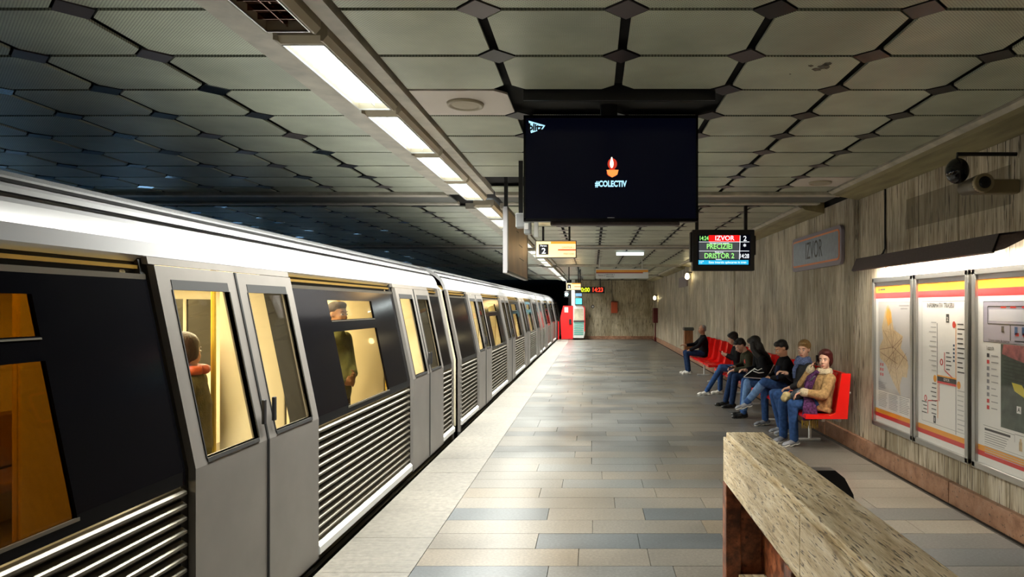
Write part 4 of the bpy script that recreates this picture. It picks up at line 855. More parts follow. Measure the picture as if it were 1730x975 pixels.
# ================================================================ RED SEATS
def seat_bench(ya, n, label):
    t = thing('seat_bench', label, 'bench', (2.85, ya+n*.375, 0), 'red seat benches along the wall')
    pt = .75
    key = 'seatmesh'
    if key not in cache:
        # shell: L profile with ribs across the width
        def shell(w0, w1, off=0):
            pr = [(2.60, .425), (2.62, .445), (2.80, .430), (2.98, .425), (3.04, .45), (3.075, .56), (3.13, .93), (3.125, .945)]
            return pr
        pr = shell(0, 0); th = .02; out = []
        top = pr; bot = [(2.60, .405), (2.62, .42), (2.80, .405), (3.0, .40), (3.065, .44), (3.10, .56), (3.155, .93), (3.14, .95)]
        m = MB(); W = pt-.03; NB = 12
        rows = []
        for k in range(NB+1):
            y = -W/2+W*k/NB; e = abs(k/NB-.5)*2; up = .014*(e**6)
            rib = .006 if k % 2 else 0
            rows.append(([(x-(rib if i >= 5 else 0), y, z+(rib if i < 5 else 0)+up) for i, (x, z) in enumerate(top)], [(x, y, z) for x, z in bot]))
        n_ = len(top); V = []
        for a, b in rows: V += a+b[::-1]
        c = 2*n_; Fs = []
        for k in range(NB):
            for i in range(c): Fs.append((k*c+i, k*c+(i+1) % c, (k+1)*c+(i+1) % c, (k+1)*c+i))
        Fs += [list(range(c))[::-1], [NB*c+i for i in range(c)]]
        cache[key] = MB().poly(V, Fs).mesh('seat_shell', M['red'])
        # thick side gusset at each seat edge
        cache['gus'] = MB().prism([(2.60, .40), (2.60, .445), (2.90, .44), (2.965, .475), (3.04, .955), (3.15, .955), (3.11, .40)], -.012, .012).mesh('seat_side', M['red'])
    for i in range(n):
        o = link('seat_shell', cache[key], t); o.matrix_parent_inverse = Matrix.Translation(t.location).inverted(); o.location = (0, ya+pt*(i+.5), 0)
        for s in (-1, 1): g = link('seat_side', cache['gus'], o); g.location = (0, s*(pt/2-.013), 0)
    MB().box(2.80, 2.84, ya+.02, ya+n*pt-.02, .365, .40).build('support_beam', M['steel'], t); MB().box(3.0, 3.04, ya+.02, ya+n*pt-.02, .36, .40).build('support_beam', M['steel'], t)
    for y in (ya+.72, ya+n*pt-.72):
        l = MB(); l.tube([(2.88, y, .37), (2.88, y, .03)], .022, 8); l.bbox(2.70, 3.02, y-.025, y+.025, 0, .03, .006); l.bbox(2.78, 3.06, y-.02, y+.02, .34, .37, .005); l.build('leg', M['plastic'], t)
    MB().tube([(3.13, ya+.15, .70), (3.2, ya+.15, .70)], .02).build('wall_spacer', M['steel'], t)
    return t
seat_bench(8.32, 4, 'red plastic seat bench nearest the posters, with four people on it')
seat_bench(11.6, 4, 'middle red plastic seat bench, with a man and a girl bent over phones')
seat_bench(15.3, 4, 'farthest red plastic seat bench, with the old man at its end')

# soot stain on a ceiling panel
st_ = MB(); rr = random.Random(9)
for cx, cy, r_ in ((1392, 113, 11), (1380, 117, 8), (1399, 108, 7), (1370, 111, 5), (1335, 125, 2.2)):
    P = []
    for i in range(12):
        a = i*math.pi/6; x, y = cx+r_*rr.uniform(.7, 1.2)*math.cos(a), cy+r_*.45*rr.uniform(.6, 1.2)*math.sin(a); Y = (CZ-.0016-EYE)*F/(CY-y); P.append(((x-CX)/F*Y, Y, CZ-.0022))
    st_.poly(P, [list(range(12))])
st_.build('soot_stain', mat('soot', (.13, .12, .085), .7, noise=.5, nscale=30), ceil)
# ================================================================ PEOPLE
SKIN = {k: mat('skin_'+k, c, .5, noise=.08, nscale=30, spec=.3) for k, c in dict(pale=(.56, .33, .24), warm=(.50, .27, .17), tan=(.42, .22, .13)).items()}
def cloth(name, c, n=.25, s=60, st=(1, 1, 1), r=.85, b=.4): return MATS.get(name) or mat(name, c, r, noise=n, nscale=s, bump=b, bscale=90, stretch=st, spec=.15)
JEAN = cloth('denim', (.030, .075, .21), .35, 25); JEAN_L = cloth('denim_faded', (.12, .22, .42), .35, 18); JEAN_D = cloth('denim_dark', (.012, .030, .085), .35, 25)
BLACKC = cloth('black_cloth', (.006, .006, .008), .3, 40); DGREY = cloth('charcoal_wool', (.030, .030, .034), .4, 70); OLIVE = cloth('olive_cloth', (.035, .035, .02), .3, 50); NAVY = cloth('navy_cloth', (.010, .016, .045), .3, 40)
SUEDE = cloth('tan_suede', (.36, .225, .10), .45, 26, b=.7); FUR = cloth('cream_fur', (.50, .42, .29), .35, 90, b=1.); BLUESC = cloth('blue_scarf', (.095, .13, .26), .5, 50, b=.8); PURPLE = cloth('purple_scarf', (.075, .025, .085), .75, 40, b=.8); GOLD = cloth('gold_fringe', (.30, .20, .03), .4, 60)
LEATHER = mat('dark_leather', (.02, .025, .035), .3, noise=.3, nscale=12); BEIGE = cloth('beige_bag', (.50, .40, .20), .3, 20)
HAIR = {k: mat('hair_'+k, c, .42, noise=.45, nscale=14, bump=.8, bscale=22, stretch=(6, 6, .8), spec=.35) for k, c in dict(black=(.007, .005, .005), brown=(.035, .014, .007), auburn=(.065, .010, .010), fair=(.20, .115, .04), grey=(.30, .28, .26)).items()}
SHOE = {'white': mat('shoe_white', (.60, .58, .54), .45), 'grey': mat('shoe_grey', (.22, .23, .26), .6), 'black': mat('shoe_black', (.01, .01, .01), .3), 'sole': mat('shoe_sole', (.55, .54, .50), .5), 'dark': mat('sole_dark', (.02, .02, .02), .6)}
EYEW = mat('eye_white', (.6, .58, .55), .3); IRIS = mat('eye_iris', (.02, .015, .01), .2); LIP = mat('lip', (.40, .10, .08), .4); PHONE = mat('phone_black', (.01, .01, .012), .2)
def melt(mb, name, m, parent, vox=.010, it=4, fac=.5, **kw):
    """one continuous surface out of overlapping shapes"""
    me = mb.mesh(name, m, True); o = bpy.data.objects.new(name, me); COL.objects.link(o)
    r = o.modifiers.new('r', 'REMESH'); r.mode = 'VOXEL'; r.voxel_size = vox; r.use_smooth_shade = True
    s = o.modifiers.new('s', 'SMOOTH'); s.factor = fac; s.iterations = it
    dg = bpy.context.evaluated_depsgraph_get(); me2 = bpy.data.meshes.new_from_object(o.evaluated_get(dg))
    bpy.data.objects.remove(o); bpy.data.meshes.remove(me); me2.name = name
    if not me2.materials: me2.materials.append(m)
    return link(name, me2, parent, **kw)
def frame3(f, up=Vector((0, 0, 1))):
    f = f.normalized(); l = up.cross(f)
    l = l.normalized() if l.length > 1e-4 else Vector((0, 1, 0)); u = f.cross(l)
    return Matrix(((f.x, l.x, u.x), (f.y, l.y, u.y), (f.z, l.z, u.z)))
def loft(mb, cs, lat, rl, rf, n=18):
    lat = lat.normalized(); V = []
    for i, c in enumerate(cs):
        d = (cs[min(i+1, len(cs)-1)]-cs[max(i-1, 0)]).normalized(); fw = lat.cross(d).normalized()
        for k in range(n): a = 2*math.pi*k/n; V.append(c+lat*math.cos(a)*rl[i]+fw*math.sin(a)*rf[i])
    N = len(cs); Fs = [(i*n+k, i*n+(k+1) % n, (i+1)*n+(k+1) % n, (i+1)*n+k) for i in range(N-1) for k in range(n)]
    Fs += [list(range(n))[::-1], [(N-1)*n+k for k in range(n)]]; mb.poly(V, Fs)
def hand(mb, w, d, th, pn, curl=.5):
    """palm, four unequal bent fingers and a thumb; d along the hand, th towards the thumb, pn out of the palm"""
    d = d.normalized(); pn = (pn-d*pn.dot(d)).normalized(); t = d.cross(pn).normalized()
    if t.dot(th) < 0: t = -t
    Mx_ = Matrix(((d.x, t.x, pn.x), (d.y, t.y, pn.y), (d.z, t.z, pn.z)))
    mb.ell(w+d*.045, (.052, .038, .016), Mx_, sub=2); mb.limb(w-d*.03, w+d*.02, .026, .024)
    for i, (o, L) in enumerate(((.031, .072), (.0105, .082), (-.0105, .076), (-.031, .058))):
        a0 = w+d*(.082-abs(o)*.2)+t*o; c1 = curl*.9+i*.05
        d1 = (d*math.cos(c1)+pn*math.sin(c1)+t*o*2.2).normalized(); a1 = a0+d1*L*.52; c2 = curl*1.9+i*.05
        d2 = (d*math.cos(c2)+pn*math.sin(c2)+t*o*1.2).normalized(); a2 = a1+d2*L*.48
        mb.limb(a0, a1, .0088, .0082, 1); mb.limb(a1, a2, .0082, .007, 1)
    b0 = w+d*.022+t*.030; b1 = b0+(d*.55+t*.6+pn*.35).normalized()*.04; b2 = b1+(d*.85+t*.1+pn*.45).normalized()*.032
    mb.limb(b0, b1, .012, .0105, 1); mb.limb(b1, b2, .0105, .008, 1)
def person(label, X0, Y0, P, top, legs, shoe, hair, skin='warm', vox=.010, yaw=0., grp='people waiting on the red seats', s=1.0, extras=None, wide=1., hairf=None, slim=1., top2=None, loc_z=0.):
    root = thing('person', label, 'person', (X0, Y0, loc_z), grp)
    c_, s_ = math.cos(yaw), math.sin(yaw)
    def T(f, l, u): return Vector((X0-(f*c_-l*s_), Y0-(l*c_+f*s_), u))
    def D(f, l, u): return (T(f, l, u)-T(0, 0, 0)).normalized()
    J = {k: T(*v) for k, v in P.items() if k not in ('face', 'hLd', 'hRd', 'hLp', 'hRp', 'cL', 'cR')}
    hd = D(*P.get('face', (1, 0, -.1))); Hm = frame3(hd); H = J['head']
    h = lambda x, y, z: H+Hm @ Vector((x*s, y*s, z*s))
    lat = (J['sL']-J['sR']).normalized(); latp = (J['hipL']-J['hipR']).normalized()
    sm = SKIN[skin]
    # --- body: one continuous surface
    b = MB(); neck = J['neck']
    b.ell(h(-.014, 0, .032), (.094*s, .075*s, .086*s), Hm); b.ell(h(.026, 0, -.030), (.066*s, .057*s, .082*s), Hm); b.ell(h(.042, 0, -.088), (.036*s, .034*s, .026*s), Hm)
    b.tube([h(.080, 0, .018), h(.094, 0, -.008), h(.108, 0, -.030)], [.008*s, .010*s, .0135*s], 8); b.ell(h(.096, 0, -.034), (.014*s, .017*s, .009*s), Hm, sub=2)
    b.ell(h(.072, 0, .024), (.018*s, .044*s, .010*s), Hm, sub=2); b.ell(h(.088, 0, -.064), (.009*s, .022*s, .008*s), Hm, sub=2)
    for q in (-1, 1): b.ell(h(.058, q*.031, -.034), (.026*s, .022*s, .026*s), Hm, sub=2); b.ell(h(-.008, q*.076, -.004), (.017*s, .009*s, .030*s), Hm, sub=2)
    b.limb(neck, h(-.022, 0, -.055), .055, .050)
    pel, chest = J['pel'], J['chest']; mid = (pel+chest)/2
    loft(b, [pel-Vector((0, 0, .06)), pel, mid, chest, (chest+neck)/2, neck], lat, [.13, .15*slim, .125*slim, .15*slim, .14*slim, .055], [.09, .105, .09, .105, .085, .055])
    for q in 'LR':
        S_, E_, W_ = J['s'+q], J['e'+q], J['w'+q]
        b.limb(S_, E_, .050, .040); b.limb(E_, W_, .040, .027)
        dd = D(*P['h'+q+'d']) if 'h'+q+'d' in P else (W_-E_).normalized(); pn = D(*P['h'+q+'p']) if 'h'+q+'p' in P else Vector((0, 0, -1))
        hand(b, W_, dd, (lat if q == 'R' else -lat)+Vector((0, 0, .4)), pn, P.get('c'+q, .5))
        b.limb(J['hip'+q], J['k'+q], .078, .056); b.limb(J['k'+q], J['a'+q], .052, .030); b.limb(J['a'+q]-Vector((0, 0, .025)), J['t'+q]-Vector((0, 0, .012)), .022, .014)
    body = melt(b, 'body', sm, root, vox=vox, it=3)
    # --- face details
    for q in (-1, 1):
        e = MB().ell(h(.0765, q*.0295, .000), (.0125*s, .0140*s, .0082*s), Hm, sub=2).build('eye', EYEW, root, True)
        MB().ell(h(.0850, q*.0290, .000), (.0055*s, .0066*s, .0066*s), Hm, sub=2).build('iris', IRIS, e, True)
        MB().tube([h(.090, q*.013, .021), h(.088, q*.030, .027), h(.074, q*.046, .022)], [.0028*s, .0034*s, .002*s], 6).build('eyebrow', HAIR[hair if hair != 'grey' else 'brown'] if hair != 'fair' else HAIR['brown'], root, True)
    MB().ell(h(.0935, 0, -.064), (.0065*s, .0215*s, .0068*s), Hm, sub=2).build('lips', LIP, root, True)
    # --- hair
    hb = MB(); (hairf or hair_short)(hb, h, Hm, s, J, lat); melt(hb, 'hair', HAIR[hair], root, vox=.010 if vox < .012 else .014, it=2)
    # --- top garment
    j = MB(); low = pel-Vector((0, 0, .085))
    W = wide
    loft(j, [low, pel, mid, chest, chest*.45+neck*.55, neck*.96+chest*.04, neck+(neck-chest).normalized()*.03], lat, [.165*W, .175*W, .158*W, .172*W, .158*W, .085, .066], [.12*W, .135*W, .125*W, .130*W, .105*W, .082, .064])
    cuffs = []
    for q in 'LR':
        S_, E_, W_ = J['s'+q], J['e'+q], J['w'+q]
        j.limb(S_, E_, .068*W, .056*W); d_ = (W_-E_); j.limb(E_, E_+d_*.84, .056*W, .044*W); cuffs.append((E_+d_*.80, E_+d_*.95))
    melt(j, 'jacket', top, root, vox=.012, it=5)
    # --- trousers
    t = MB(); t.ell(pel-Vector((0, 0, .02)), (.13, .16, .10), sub=2)
    hem = P.get('hem', None)
    for q in 'LR':
        t.limb(J['hip'+q], J['k'+q], .090*slim, .068*slim); kk, aa = J['k'+q], J['a'+q]; t.limb(kk, aa*1.0+Vector((0, 0, .0)), .066*slim, .056 if legs is JEAN and 'flare' in (extras or ()) else .050)
    melt(t, 'trousers', legs, root, vox=.012, it=4)
    # --- shoes
    for q in 'LR':
        A, Tt = J['a'+q], J['t'+q]; d_ = Tt-A; fl_ = d_.copy(); heel = A-d_.normalized()*.035
        up_ = Vector((0, 0, 1)); Fm = frame3(d_.normalized())
        sh = MB(); base = lambda v, dz: Vector((v.x, v.y, v.z))+Fm @ Vector((0, 0, dz))
        A0 = A+Fm @ Vector((-.02, 0, -.045)); T0 = Tt+Fm @ Vector((.0, 0, -.012))
        sh.ell(A0, (.050, .040, .042), Fm, sub=2); sh.ell(A0.lerp(T0, .5), (.085, .043, .036), Fm, sub=2); sh.ell(T0, (.060, .042, .026), Fm, sub=2); sh.limb(A, A0, .043, .042)
        so = melt(sh, 'shoe', SHOE[shoe[0]], root, vox=.010, it=2)
        sl = MB()
        for v, r_ in ((A0, .052), (A0.lerp(T0, .5), .085), (T0, .064)): sl.ell(v+Fm @ Vector((0, 0, -.030 if v is not T0 else -.022)), (r_, .046, .010), Fm, sub=2)
        melt(sl, 'sole', SHOE[shoe[1]], so, vox=.008, it=1)
    root['_'] = 0; del root['_']
    return root, T, D, J, h, Hm, cuffs, lat
# hair styles
def hair_short(b, h, Hm, s, J, lat):
    b.ell(h(-.026, 0, .048), (.096*s, .083*s, .083*s), Hm); b.ell(h(.03, 0, .085), (.055*s, .064*s, .042*s), Hm); b.ell(h(-.06, 0, .0), (.058*s, .070*s, .065*s), Hm)
def hair_bald(b, h, Hm, s, J, lat):
    b.ell(h(-.030, 0, .038), (.086*s, .080*s, .084*s), Hm); b.ell(h(-.06, 0, -.01), (.050*s, .068*s, .058*s), Hm)
def hair_bob(b, h, Hm, s, J, lat):
    b.ell(h(-.034, 0, .050), (.104*s, .092*s, .092*s), Hm); b.ell(h(.018, .02, .092), (.062*s, .066*s, .038*s), Hm)
    for q in (-1, 1): b.ell(h(-.028, q*.074, .0), (.042*s, .024*s, .060*s), Hm)
    b.ell(h(-.07, 0, -.02), (.058*s, .085*s, .085*s), Hm)
def hair_up(b, h, Hm, s, J, lat):
    b.ell(h(-.030, 0, .052), (.106*s, .088*s, .090*s), Hm); b.ell(h(.035, .01, .088), (.052*s, .066*s, .036*s), Hm); b.ell(h(-.115, 0, .055), (.052*s, .052*s, .050*s), Hm); b.ell(h(-.06, 0, .0), (.056*s, .074*s, .055*s), Hm)
def hair_long(b, h, Hm, s, J, lat):
    b.ell(h(-.028, 0, .045), (.104*s, .090*s, .092*s), Hm); b.ell(h(.03, 0, .088), (.055*s, .066*s, .040*s), Hm)
    back = (J['neck']-J['chest']).cross(lat).normalized()
    if back.dot(h(-1, 0, 0)-h(0, 0, 0)) < 0: back = -back
    ch = J['chest']
    loft(b, [h(-.045, 0, .05), h(-.060, 0, -.06), J['neck']+back*.055, J['neck'].lerp(ch, .5)+back*.095, ch+back*.11-Vector((0, 0, .02))], lat, [.080*s, .092*s, .115*s, .125*s, .085*s], [.055, .062, .060, .045, .025])
    for q in (-1, 1): b.ell(h(-.012, q*.074, -.05), (.036*s, .022*s, .085*s), Hm)
def hair_curtain(b, h, Hm, s, J, lat):
    hair_long(b, h, Hm, s, J, lat)
    for q in (-1, 1):
        b.tube([h(.015, q*.072, .05), h(.045, q*.078, -.05), h(.035, q*.092, -.15), h(.0, q*.11, -.24), h(-.02, q*.11, -.30)], [.040*s, .046*s, .052*s, .045*s, .02*s], 12)
def seated(head, face, neck=None, chest=None, lean=0., **kw):
    P = dict(pel=(0, 0, .545), hipL=(.02, .09, .53), hipR=(.02, -.09, .53))
    P['head'] = head; P['face'] = face
    nk = neck or (head[0]-.02-.5*lean*.1, head[1]*.6, head[2]-.175); P['neck'] = nk
    P['chest'] = chest or (nk[0]*.62, nk[1]*.6, .545+(nk[2]-.545)*.62)
    sz = nk[2]-.065; P['sL'] = (nk[0]-.01, nk[1]+.165, sz); P['sR'] = (nk[0]-.01, nk[1]-.165, sz)
    P.update(kw); return P
def ring_scarf(root, neck, m, r=.085, t=.04, name='scarf', tilt=Vector((0, 0, 0)), n=3):
    b = MB()
    for k in range(n):
        pts = [neck+Vector((math.cos(a)*r*(1+.1*k), math.sin(a)*r*(1+.12*k), .02-.028*k))+tilt*math.cos(a) for a in [2*math.pi*i/14 for i in range(15)]]
        b.tube(pts, [t*(.9+.25*math.sin(i*1.7+k)) for i in range(15)], 8)
    return melt(b, name, m, root, vox=.009, it=2)
def phone(root, c, face_n, up, label=None, name='phone'):
    f = face_n.normalized(); u = (up-f*up.dot(f)).normalized(); l = u.cross(f)
    Mm = Matrix(((l.x, f.x, u.x, c.x), (l.y, f.y, u.y, c.y), (l.z, f.z, u.z, c.z), (0, 0, 0, 1))); bm = bmesh.new(); bmesh.ops.create_cube(bm, size=1)
    for v in bm.verts: v.co = Vector((v.co.x*.066, v.co.y*.010, v.co.z*.135))
    bmesh.ops.bevel(bm, geom=bm.edges[:], offset=.004, segments=2, affect='EDGES'); mb = MB(); mb.addbm(bm, 0, Mm)
    o = tag(mb.build(name, PHONE), label, 'phone'); return o

# 1 ---- woman in the tan coat, phone at her ear
P = seated((-.05, .05, 1.095), (.55, .80, -.02), neck=(-.06, .02, .935), hL=0, **{}) if False else seated((-.05, .05, 1.095), (.55, .80, -.02), neck=(-.06, .02, .930),
    eL=(.03, .25, .665), wL=(.27, .17, .700), hLd=(.9, -.15, -.35), hLp=(.1, .2, -1), cL=.55,
    eR=(.17, -.19, .745), wR=(.075, -.075, .985), hRd=(-.35, .35, .85), hRp=(-.5, .6, 0), cR=.8,
    kL=(.37, .09, .545), kR=(.43, -.13, .535), aL=(.33, .02, .085), aR=(.40, -.22, .085), tL=(.45, .07, .045), tR=(.52, -.15, .045))
root, T, D, J, h, Hm, cu_, lat = person('woman in a tan coat holding a phone to her ear, nearest on the red seats', 2.90, 8.72, P, SUEDE, JEAN, ('grey', 'sole'), 'auburn', 'pale', vox=.007, extras=('flare',), hairf=hair_bob, wide=1.12)
ring_scarf(root, J['neck']+Vector((-.01, -.01, .015)), FUR, .078, .032, 'fur_collar', n=2)
for a, b_ in cu_: melt(MB().limb(a, b_, .054, .056), 'fur_cuff', FUR, root, vox=.008, it=1)
sk = MB(); loft(sk, [T(.0, 0, .52), T(.02, .0, .46)], lat, [.20, .21], [.16, .18]); melt(sk, 'coat_hem', SUEDE, root, vox=.012, it=3)
sc = MB(); pth = [J['neck']+Vector((-.09, -.06, .03)), T(.10, .06, .90), T(.16, .10, .78), T(.20, .10, .68), T(.19, .17, .60), T(.20, .235, .52), T(.20, .245, .42), T(.20, .245, .36)]
loft(sc, pth, Vector((1, .25, 0)), [.05, .055, .06, .06, .07, .10, .11, .105], [.030, .030, .028, .026, .024, .020, .018, .014]); ps_ = melt(sc, 'scarf', PURPLE, root, vox=.008, it=2)
pth2 = MB(); loft(pth2, [J['neck']+Vector((-.07, .03, .02)), T(.11, -.02, .88), T(.17, .02, .76)], Vector((1, .25, 0)), [.04, .05, .05], [.03, .03, .02]); melt(pth2, 'scarf_end', PURPLE, root, vox=.009, it=1)
fg = MB()
for i in range(13):
    u = -.1+.2*i/12; q = T(.20-u, .25+R.uniform(-.008, .008), .37); fg.tube([q, q+Vector((R.uniform(-.006, .006), 0, -.05)), q+Vector((R.uniform(-.01, .01), 0, -.11))], [.005, .006, .003], 5)
fg.build('fringe', GOLD, ps_, kind='stuff')
phone(root, h(.015, -.096, -.01), Hm @ Vector((0, -1, 0)), Vector((.1, 0, 1)), 'black phone held to the ear of the woman in the tan coat')
bg = thing('handbag', 'dark leather handbag on the lap of the woman in the tan coat', 'bag', tuple(T(.30, .05, .6)))
bb = MB(); bb.ell(T(.30, .10, .665), (.115, .055, .075), frame3(Vector((1, .2, .35)))); bb.ell(T(.24, .08, .69), (.08, .06, .06)); melt(bb, 'bag_body', LEATHER, bg, vox=.008, it=2)
MB().tube([T(.22, .12, .74), T(.17, .10, .82), T(.10, .14, .90)], .010, 6).build('strap', LEATHER, bg, True)
b2 = thing('cloth_bag', 'small cream cloth bag in front of the dark handbag', 'bag', tuple(T(.42, .0, .6)))
bb = MB(); bb.ell(T(.40, -.02, .625), (.075, .05, .055), frame3(Vector((1, 0, -.5)))); bb.ell(T(.44, -.02, .60), (.05, .045, .05)); melt(bb, 'bag_body', BEIGE, b2, vox=.009, it=1)
MB().tube([T(.40, -.03, .66), T(.36, -.03, .70), T(.30, -.03, .68)], .008, 6).build('bag_handle', M['orange'], b2, True)
# 2 ---- fair-haired woman, blue scarf, looking at the camera
P = seated((-.01, .04, 1.175), (.62, .78, -.05), neck=(-.03, .01, 1.005),
    eL=(.02, .24, .74), wL=(.20, .12, .66), hLd=(.9, -.2, -.2), hLp=(0, 0, -1), cL=.5,
    eR=(.06, -.22, .75), wR=(.22, -.06, .845), hRd=(.85, .1, .25), hRp=(.3, .1, -1), cR=.75,
    kL=(.36, .06, .56), kR=(.37, -.10, .55), aL=(.24, .06, .09), aR=(.27, -.1, .09), tL=(.36, .06, .045), tR=(.39, -.1, .045))
root, T, D, J, h, Hm, cu_, lat = person('fair-haired woman in a dark jacket and blue scarf, looking towards the camera', 2.91, 9.48, P, DGREY, JEAN, ('grey', 'sole'), 'fair', 'pale', vox=.007, hairf=hair_up, s=1.02)
ring_scarf(root, J['neck']+Vector((-.02, -.01, .025)), BLUESC, .078, .036, n=3)
sc = MB(); loft(sc, [J['neck']+Vector((-.09, -.03, .0)), T(.12, .04, .90), T(.12, .04, .78)], Vector((.6, .8, 0)), [.05, .045, .03], [.03, .025, .02]); melt(sc, 'scarf_end', BLUESC, root, vox=.009, it=1)
# 3 ---- young man, crossed legs
P = seated((.13, .02, 1.145), (1, .20, -.48), neck=(.085, .0, 1.00), chest=(.05, 0, .84),
    eL=(.14, .23, .745), wL=(.30, .06, .70), hLd=(.8, -.5, -.2), hLp=(0, -.3, -1), cL=.7, eR=(.15, -.22, .745), wR=(.31, -.05, .70), hRd=(.8, .5, -.1), hRp=(0, .3, -1), cR=.7,
    kL=(.40, .09, .655), kR=(.36, -.06, .545), aL=(.63, -.03, .335), aR=(.37, .03, .085), tL=(.765, -.02, .275), tR=(.50, .06, .045))
root, T, D, J, h, Hm, cu_, lat = person('young man in a black jacket with legs crossed, looking down', 2.95, 10.22, P, BLACKC, JEAN, ('grey', 'sole'), 'black', 'warm', vox=.008)
pa = MB(); loft(pa, [T(.20, .12, .90), T(.23, .15, .80), T(.20, .17, .70)], Vector((.6, .8, 0)), [.045, .06, .05], [.03, .03, .03]); melt(pa, 'shirt_front', NAVY, root, vox=.01, it=1)
jl = MB(); kk, aa = J['kL'], J['aL']; jl.limb(kk.lerp(aa, .18), kk.lerp(aa, .86), .070, .052); melt(jl, 'faded_shin', JEAN_L, root, vox=.011, it=2, label='faded pale denim over the raised shin')
# 4 ---- girl with long black hair bent over her bag
P = seated((.34, .02, 1.165), (.92, -.25, -.50), neck=(.26, .0, 1.005), chest=(.17, 0, .84),
    eL=(.24, .22, .76), wL=(.40, .12, .73), hLd=(.8, -.3, -.2), hLp=(0, -.2, -1), cL=.6, eR=(.26, -.22, .76), wR=(.46, -.06, .745), hRd=(.8, .3, .1), hRp=(0, .2, -1), cR=.6,
    kL=(.46, .10, .56), kR=(.46, -.10, .56), aL=(.53, .10, .085), aR=(.50, -.10, .085), tL=(.68, .14, .045), tR=(.64, -.12, .045))
root, T, D, J, h, Hm, cu_, lat = person('girl with long black hair hiding her face, bag on her lap', 2.93, 10.95, P, BLACKC, JEAN, ('black', 'dark'), 'black', 'pale', vox=.009, hairf=hair_curtain)
jl = MB(); jl.limb(J['kL'], J['kL'].lerp(J['aL'], .9), .072, .054); melt(jl, 'faded_leg', JEAN_L, root, vox=.011, it=2, label='lighter blue denim on the near shin')
bg = thing('shoulder_bag', 'black bag with white piping on the lap of the girl with long black hair', 'bag', tuple(T(.3, .2, .6)))
q = [T(.56, .21, .665), T(.20, .21, .635), T(.08, .21, .86), T(.38, .21, .80), T(.44, .21, .76)]
bm_ = MB().prism([(p.x, p.z) for p in q], T(0, .24, 0).y, T(0, .13, 0).y, 'y'); bo = melt(bm_, 'bag_body', BLACKC, bg, vox=.008, it=6)
MB().tube([p+Vector((0, -.035, 0)) for p in (q[3], q[4], q[0], q[1], q[2])], .0075, 6).build('white_piping', M['white'], bg, True)
MB().tube([T(.40, .25, .80), T(.34, .26, .77), T(.28, .25, .80), T(.24, .26, .74), T(.33, .26, .73), T(.41, .255, .76)], .008, 6).build('strap', M['white'], bg, True)
# 5 ---- man bent over a phone
P = seated((.34, .03, 1.085), (.90, .20, -.62), neck=(.24, .0, .955), chest=(.15, 0, .80),
    eL=(.22, .24, .70), wL=(.47, .10, .66), hLd=(.8, -.3, -.3), hLp=(.2, -.3, -1), cL=.5, eR=(.24, -.23, .72), wR=(.44, -.05, .70), hRd=(.9, .1, -.1), hRp=(0, .5, -.8), cR=.7,
    kL=(.44, .12, .555), kR=(.46, -.10, .56), aL=(.50, .10, .085), aR=(.56, -.16, .085), tL=(.64, .12, .045), tR=(.71, -.16, .045))
root, T, D, J, h, Hm, cu_, lat = person('dark-haired man in a dark jacket bent forward over his lap', 2.93, 12.0, P, OLIVE, JEAN_D, ('black', 'dark'), 'black', 'pale', vox=.010)
pa = MB().ell(T(.26, .12, .82), (.03, .04, .05)); pa.build('red_collar', M['pred'], root, True)
phone(root, T(.53, .02, .71), D(-.4, 0, .9), D(1, 0, .4), 'phone in the hands of the man bent forward')
# 6 ---- girl with a phone, legs stretched out
P = seated((.17, .03, 1.135), (1, .15, -.42), neck=(.10, .0, .975), chest=(.06, 0, .82),
    eL=(.13, .23, .735), wL=(.30, .08, .82), hLd=(.8, -.4, .2), hLp=(-.2, -.8, .5), cL=.7, eR=(.14, -.22, .735), wR=(.31, -.05, .82), hRd=(.8, .4, .2), hRp=(-.2, .8, .5), cR=.7,
    kL=(.42, .08, .555), kR=(.38, -.14, .56), aL=(.66, -.12, .085), aR=(.36, -.30, .085), tL=(.80, -.13, .045), tR=(.50, -.32, .045))
root, T, D, J, h, Hm, cu_, lat = person('dark-haired girl in black with a phone, one leg stretched out', 2.94, 13.5, P, BLACKC, JEAN, ('white', 'sole'), 'black', 'pale', vox=.010, hairf=hair_long, slim=.9)
phone(root, T(.385, .015, .86), D(-.5, 0, .8), D(1, 0, .5), 'phone held up by the girl with the stretched leg')
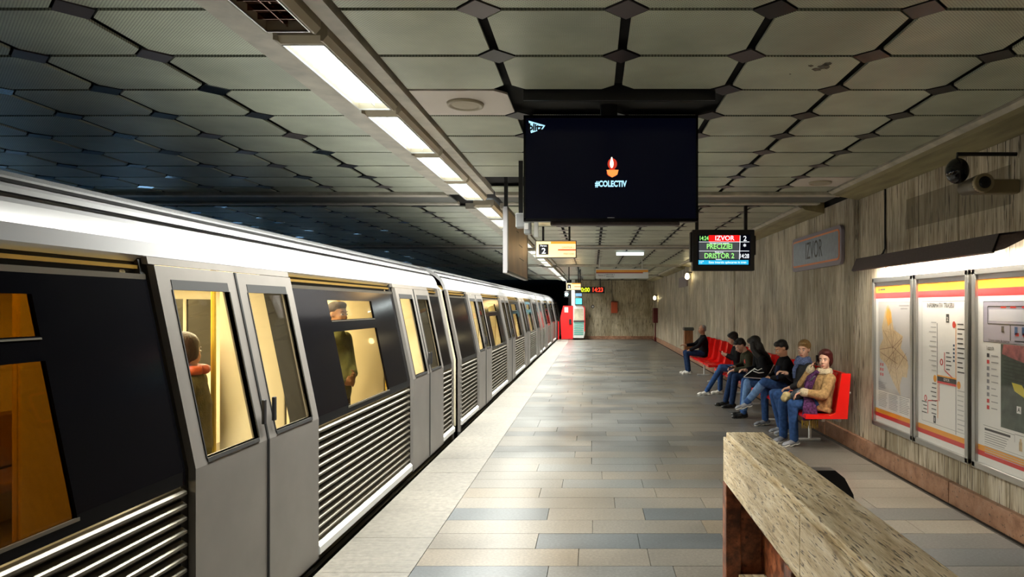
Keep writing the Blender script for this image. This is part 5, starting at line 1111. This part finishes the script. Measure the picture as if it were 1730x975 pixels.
# 7 ---- old man
P = seated((.05, .02, 1.165), (1, .12, -.05), neck=(.02, .0, .995),
    eL=(.18, .23, .74), wL=(.40, .12, .625), hLd=(.9, -.1, -.3), hLp=(0, 0, -1), cL=.5, eR=(.20, -.22, .76), wR=(.47, -.10, .745), hRd=(1, 0, .1), hRp=(0, .3, -1), cR=.4,
    kL=(.46, .11, .555), kR=(.47, -.12, .56), aL=(.40, .10, .085), aR=(.42, -.12, .085), tL=(.55, .10, .045), tR=(.57, -.13, .045))
root, T, D, J, h, Hm, cu_, lat = person('grey-haired old man in a black jacket and white trainers on the farthest seat', 2.92, 17.9, P, BLACKC, JEAN_D, ('white', 'sole'), 'grey', 'tan', vox=.012, hairf=hair_bald)
# passengers inside the train
def standing(hz, face, **kw):
    k = hz/1.66
    P = dict(pel=(0, 0, .95*k), chest=(0, 0, 1.25*k), neck=(0, 0, 1.50*k), head=(.02, 0, hz), face=face, hipL=(0, .09, .90*k), hipR=(0, -.09, .90*k), kL=(.02, .09, .50*k), kR=(.02, -.09, .50*k), aL=(0, .1, .125), aR=(0, -.1, .125), tL=(.13, .11, .09), tR=(.13, -.11, .09),
             sL=(0, .17, 1.43*k), sR=(0, -.17, 1.43*k), eL=(.0, .21, 1.15*k), eR=(0, -.21, 1.15*k), wL=(.2, .15, 1.08*k), wR=(.2, -.15, 1.08*k)); P.update(kw); return P
YEL = cloth('ochre_coat', (.30, .22, .03), .3, 20)
root, *_ = person('passenger with brown hair and an orange collar behind the nearest train door glass', -2.72, 4.62, standing(1.47, (-.5, -1, 0)), cloth('brown_coat', (.12, .095, .03), .3, 20), BLACKC, ('black', 'dark'), 'brown', 'warm', vox=.012, grp='passengers inside the train', yaw=.3, hairf=hair_bob)
melt(MB().tube([_[2]['neck']+Vector((math.cos(a)*.09, math.sin(a)*.09, .02)) for a in [i*.6 for i in range(11)]], .035, 8), 'collar', M['orange'], root, vox=.012, it=1)
root, *_ = person('passenger in a green jacket behind the train window between two doors', -2.46, 6.55, standing(1.70, (1, -.3, 0), wL=(.17, .02, 1.12), wR=(.15, -.12, 1.06), eL=(.03, .23, 1.16), eR=(.02, -.23, 1.16), hLd=(.5, -.8, -.1), hLp=(-1, 0, 0), hRd=(.5, .8, -.1), hRp=(-1, 0, 0)), cloth('green_jacket', (.22, .23, .09), .3, 20), DGREY, ('black', 'dark'), 'brown', 'warm', vox=.012, grp='passengers inside the train', yaw=3.0)
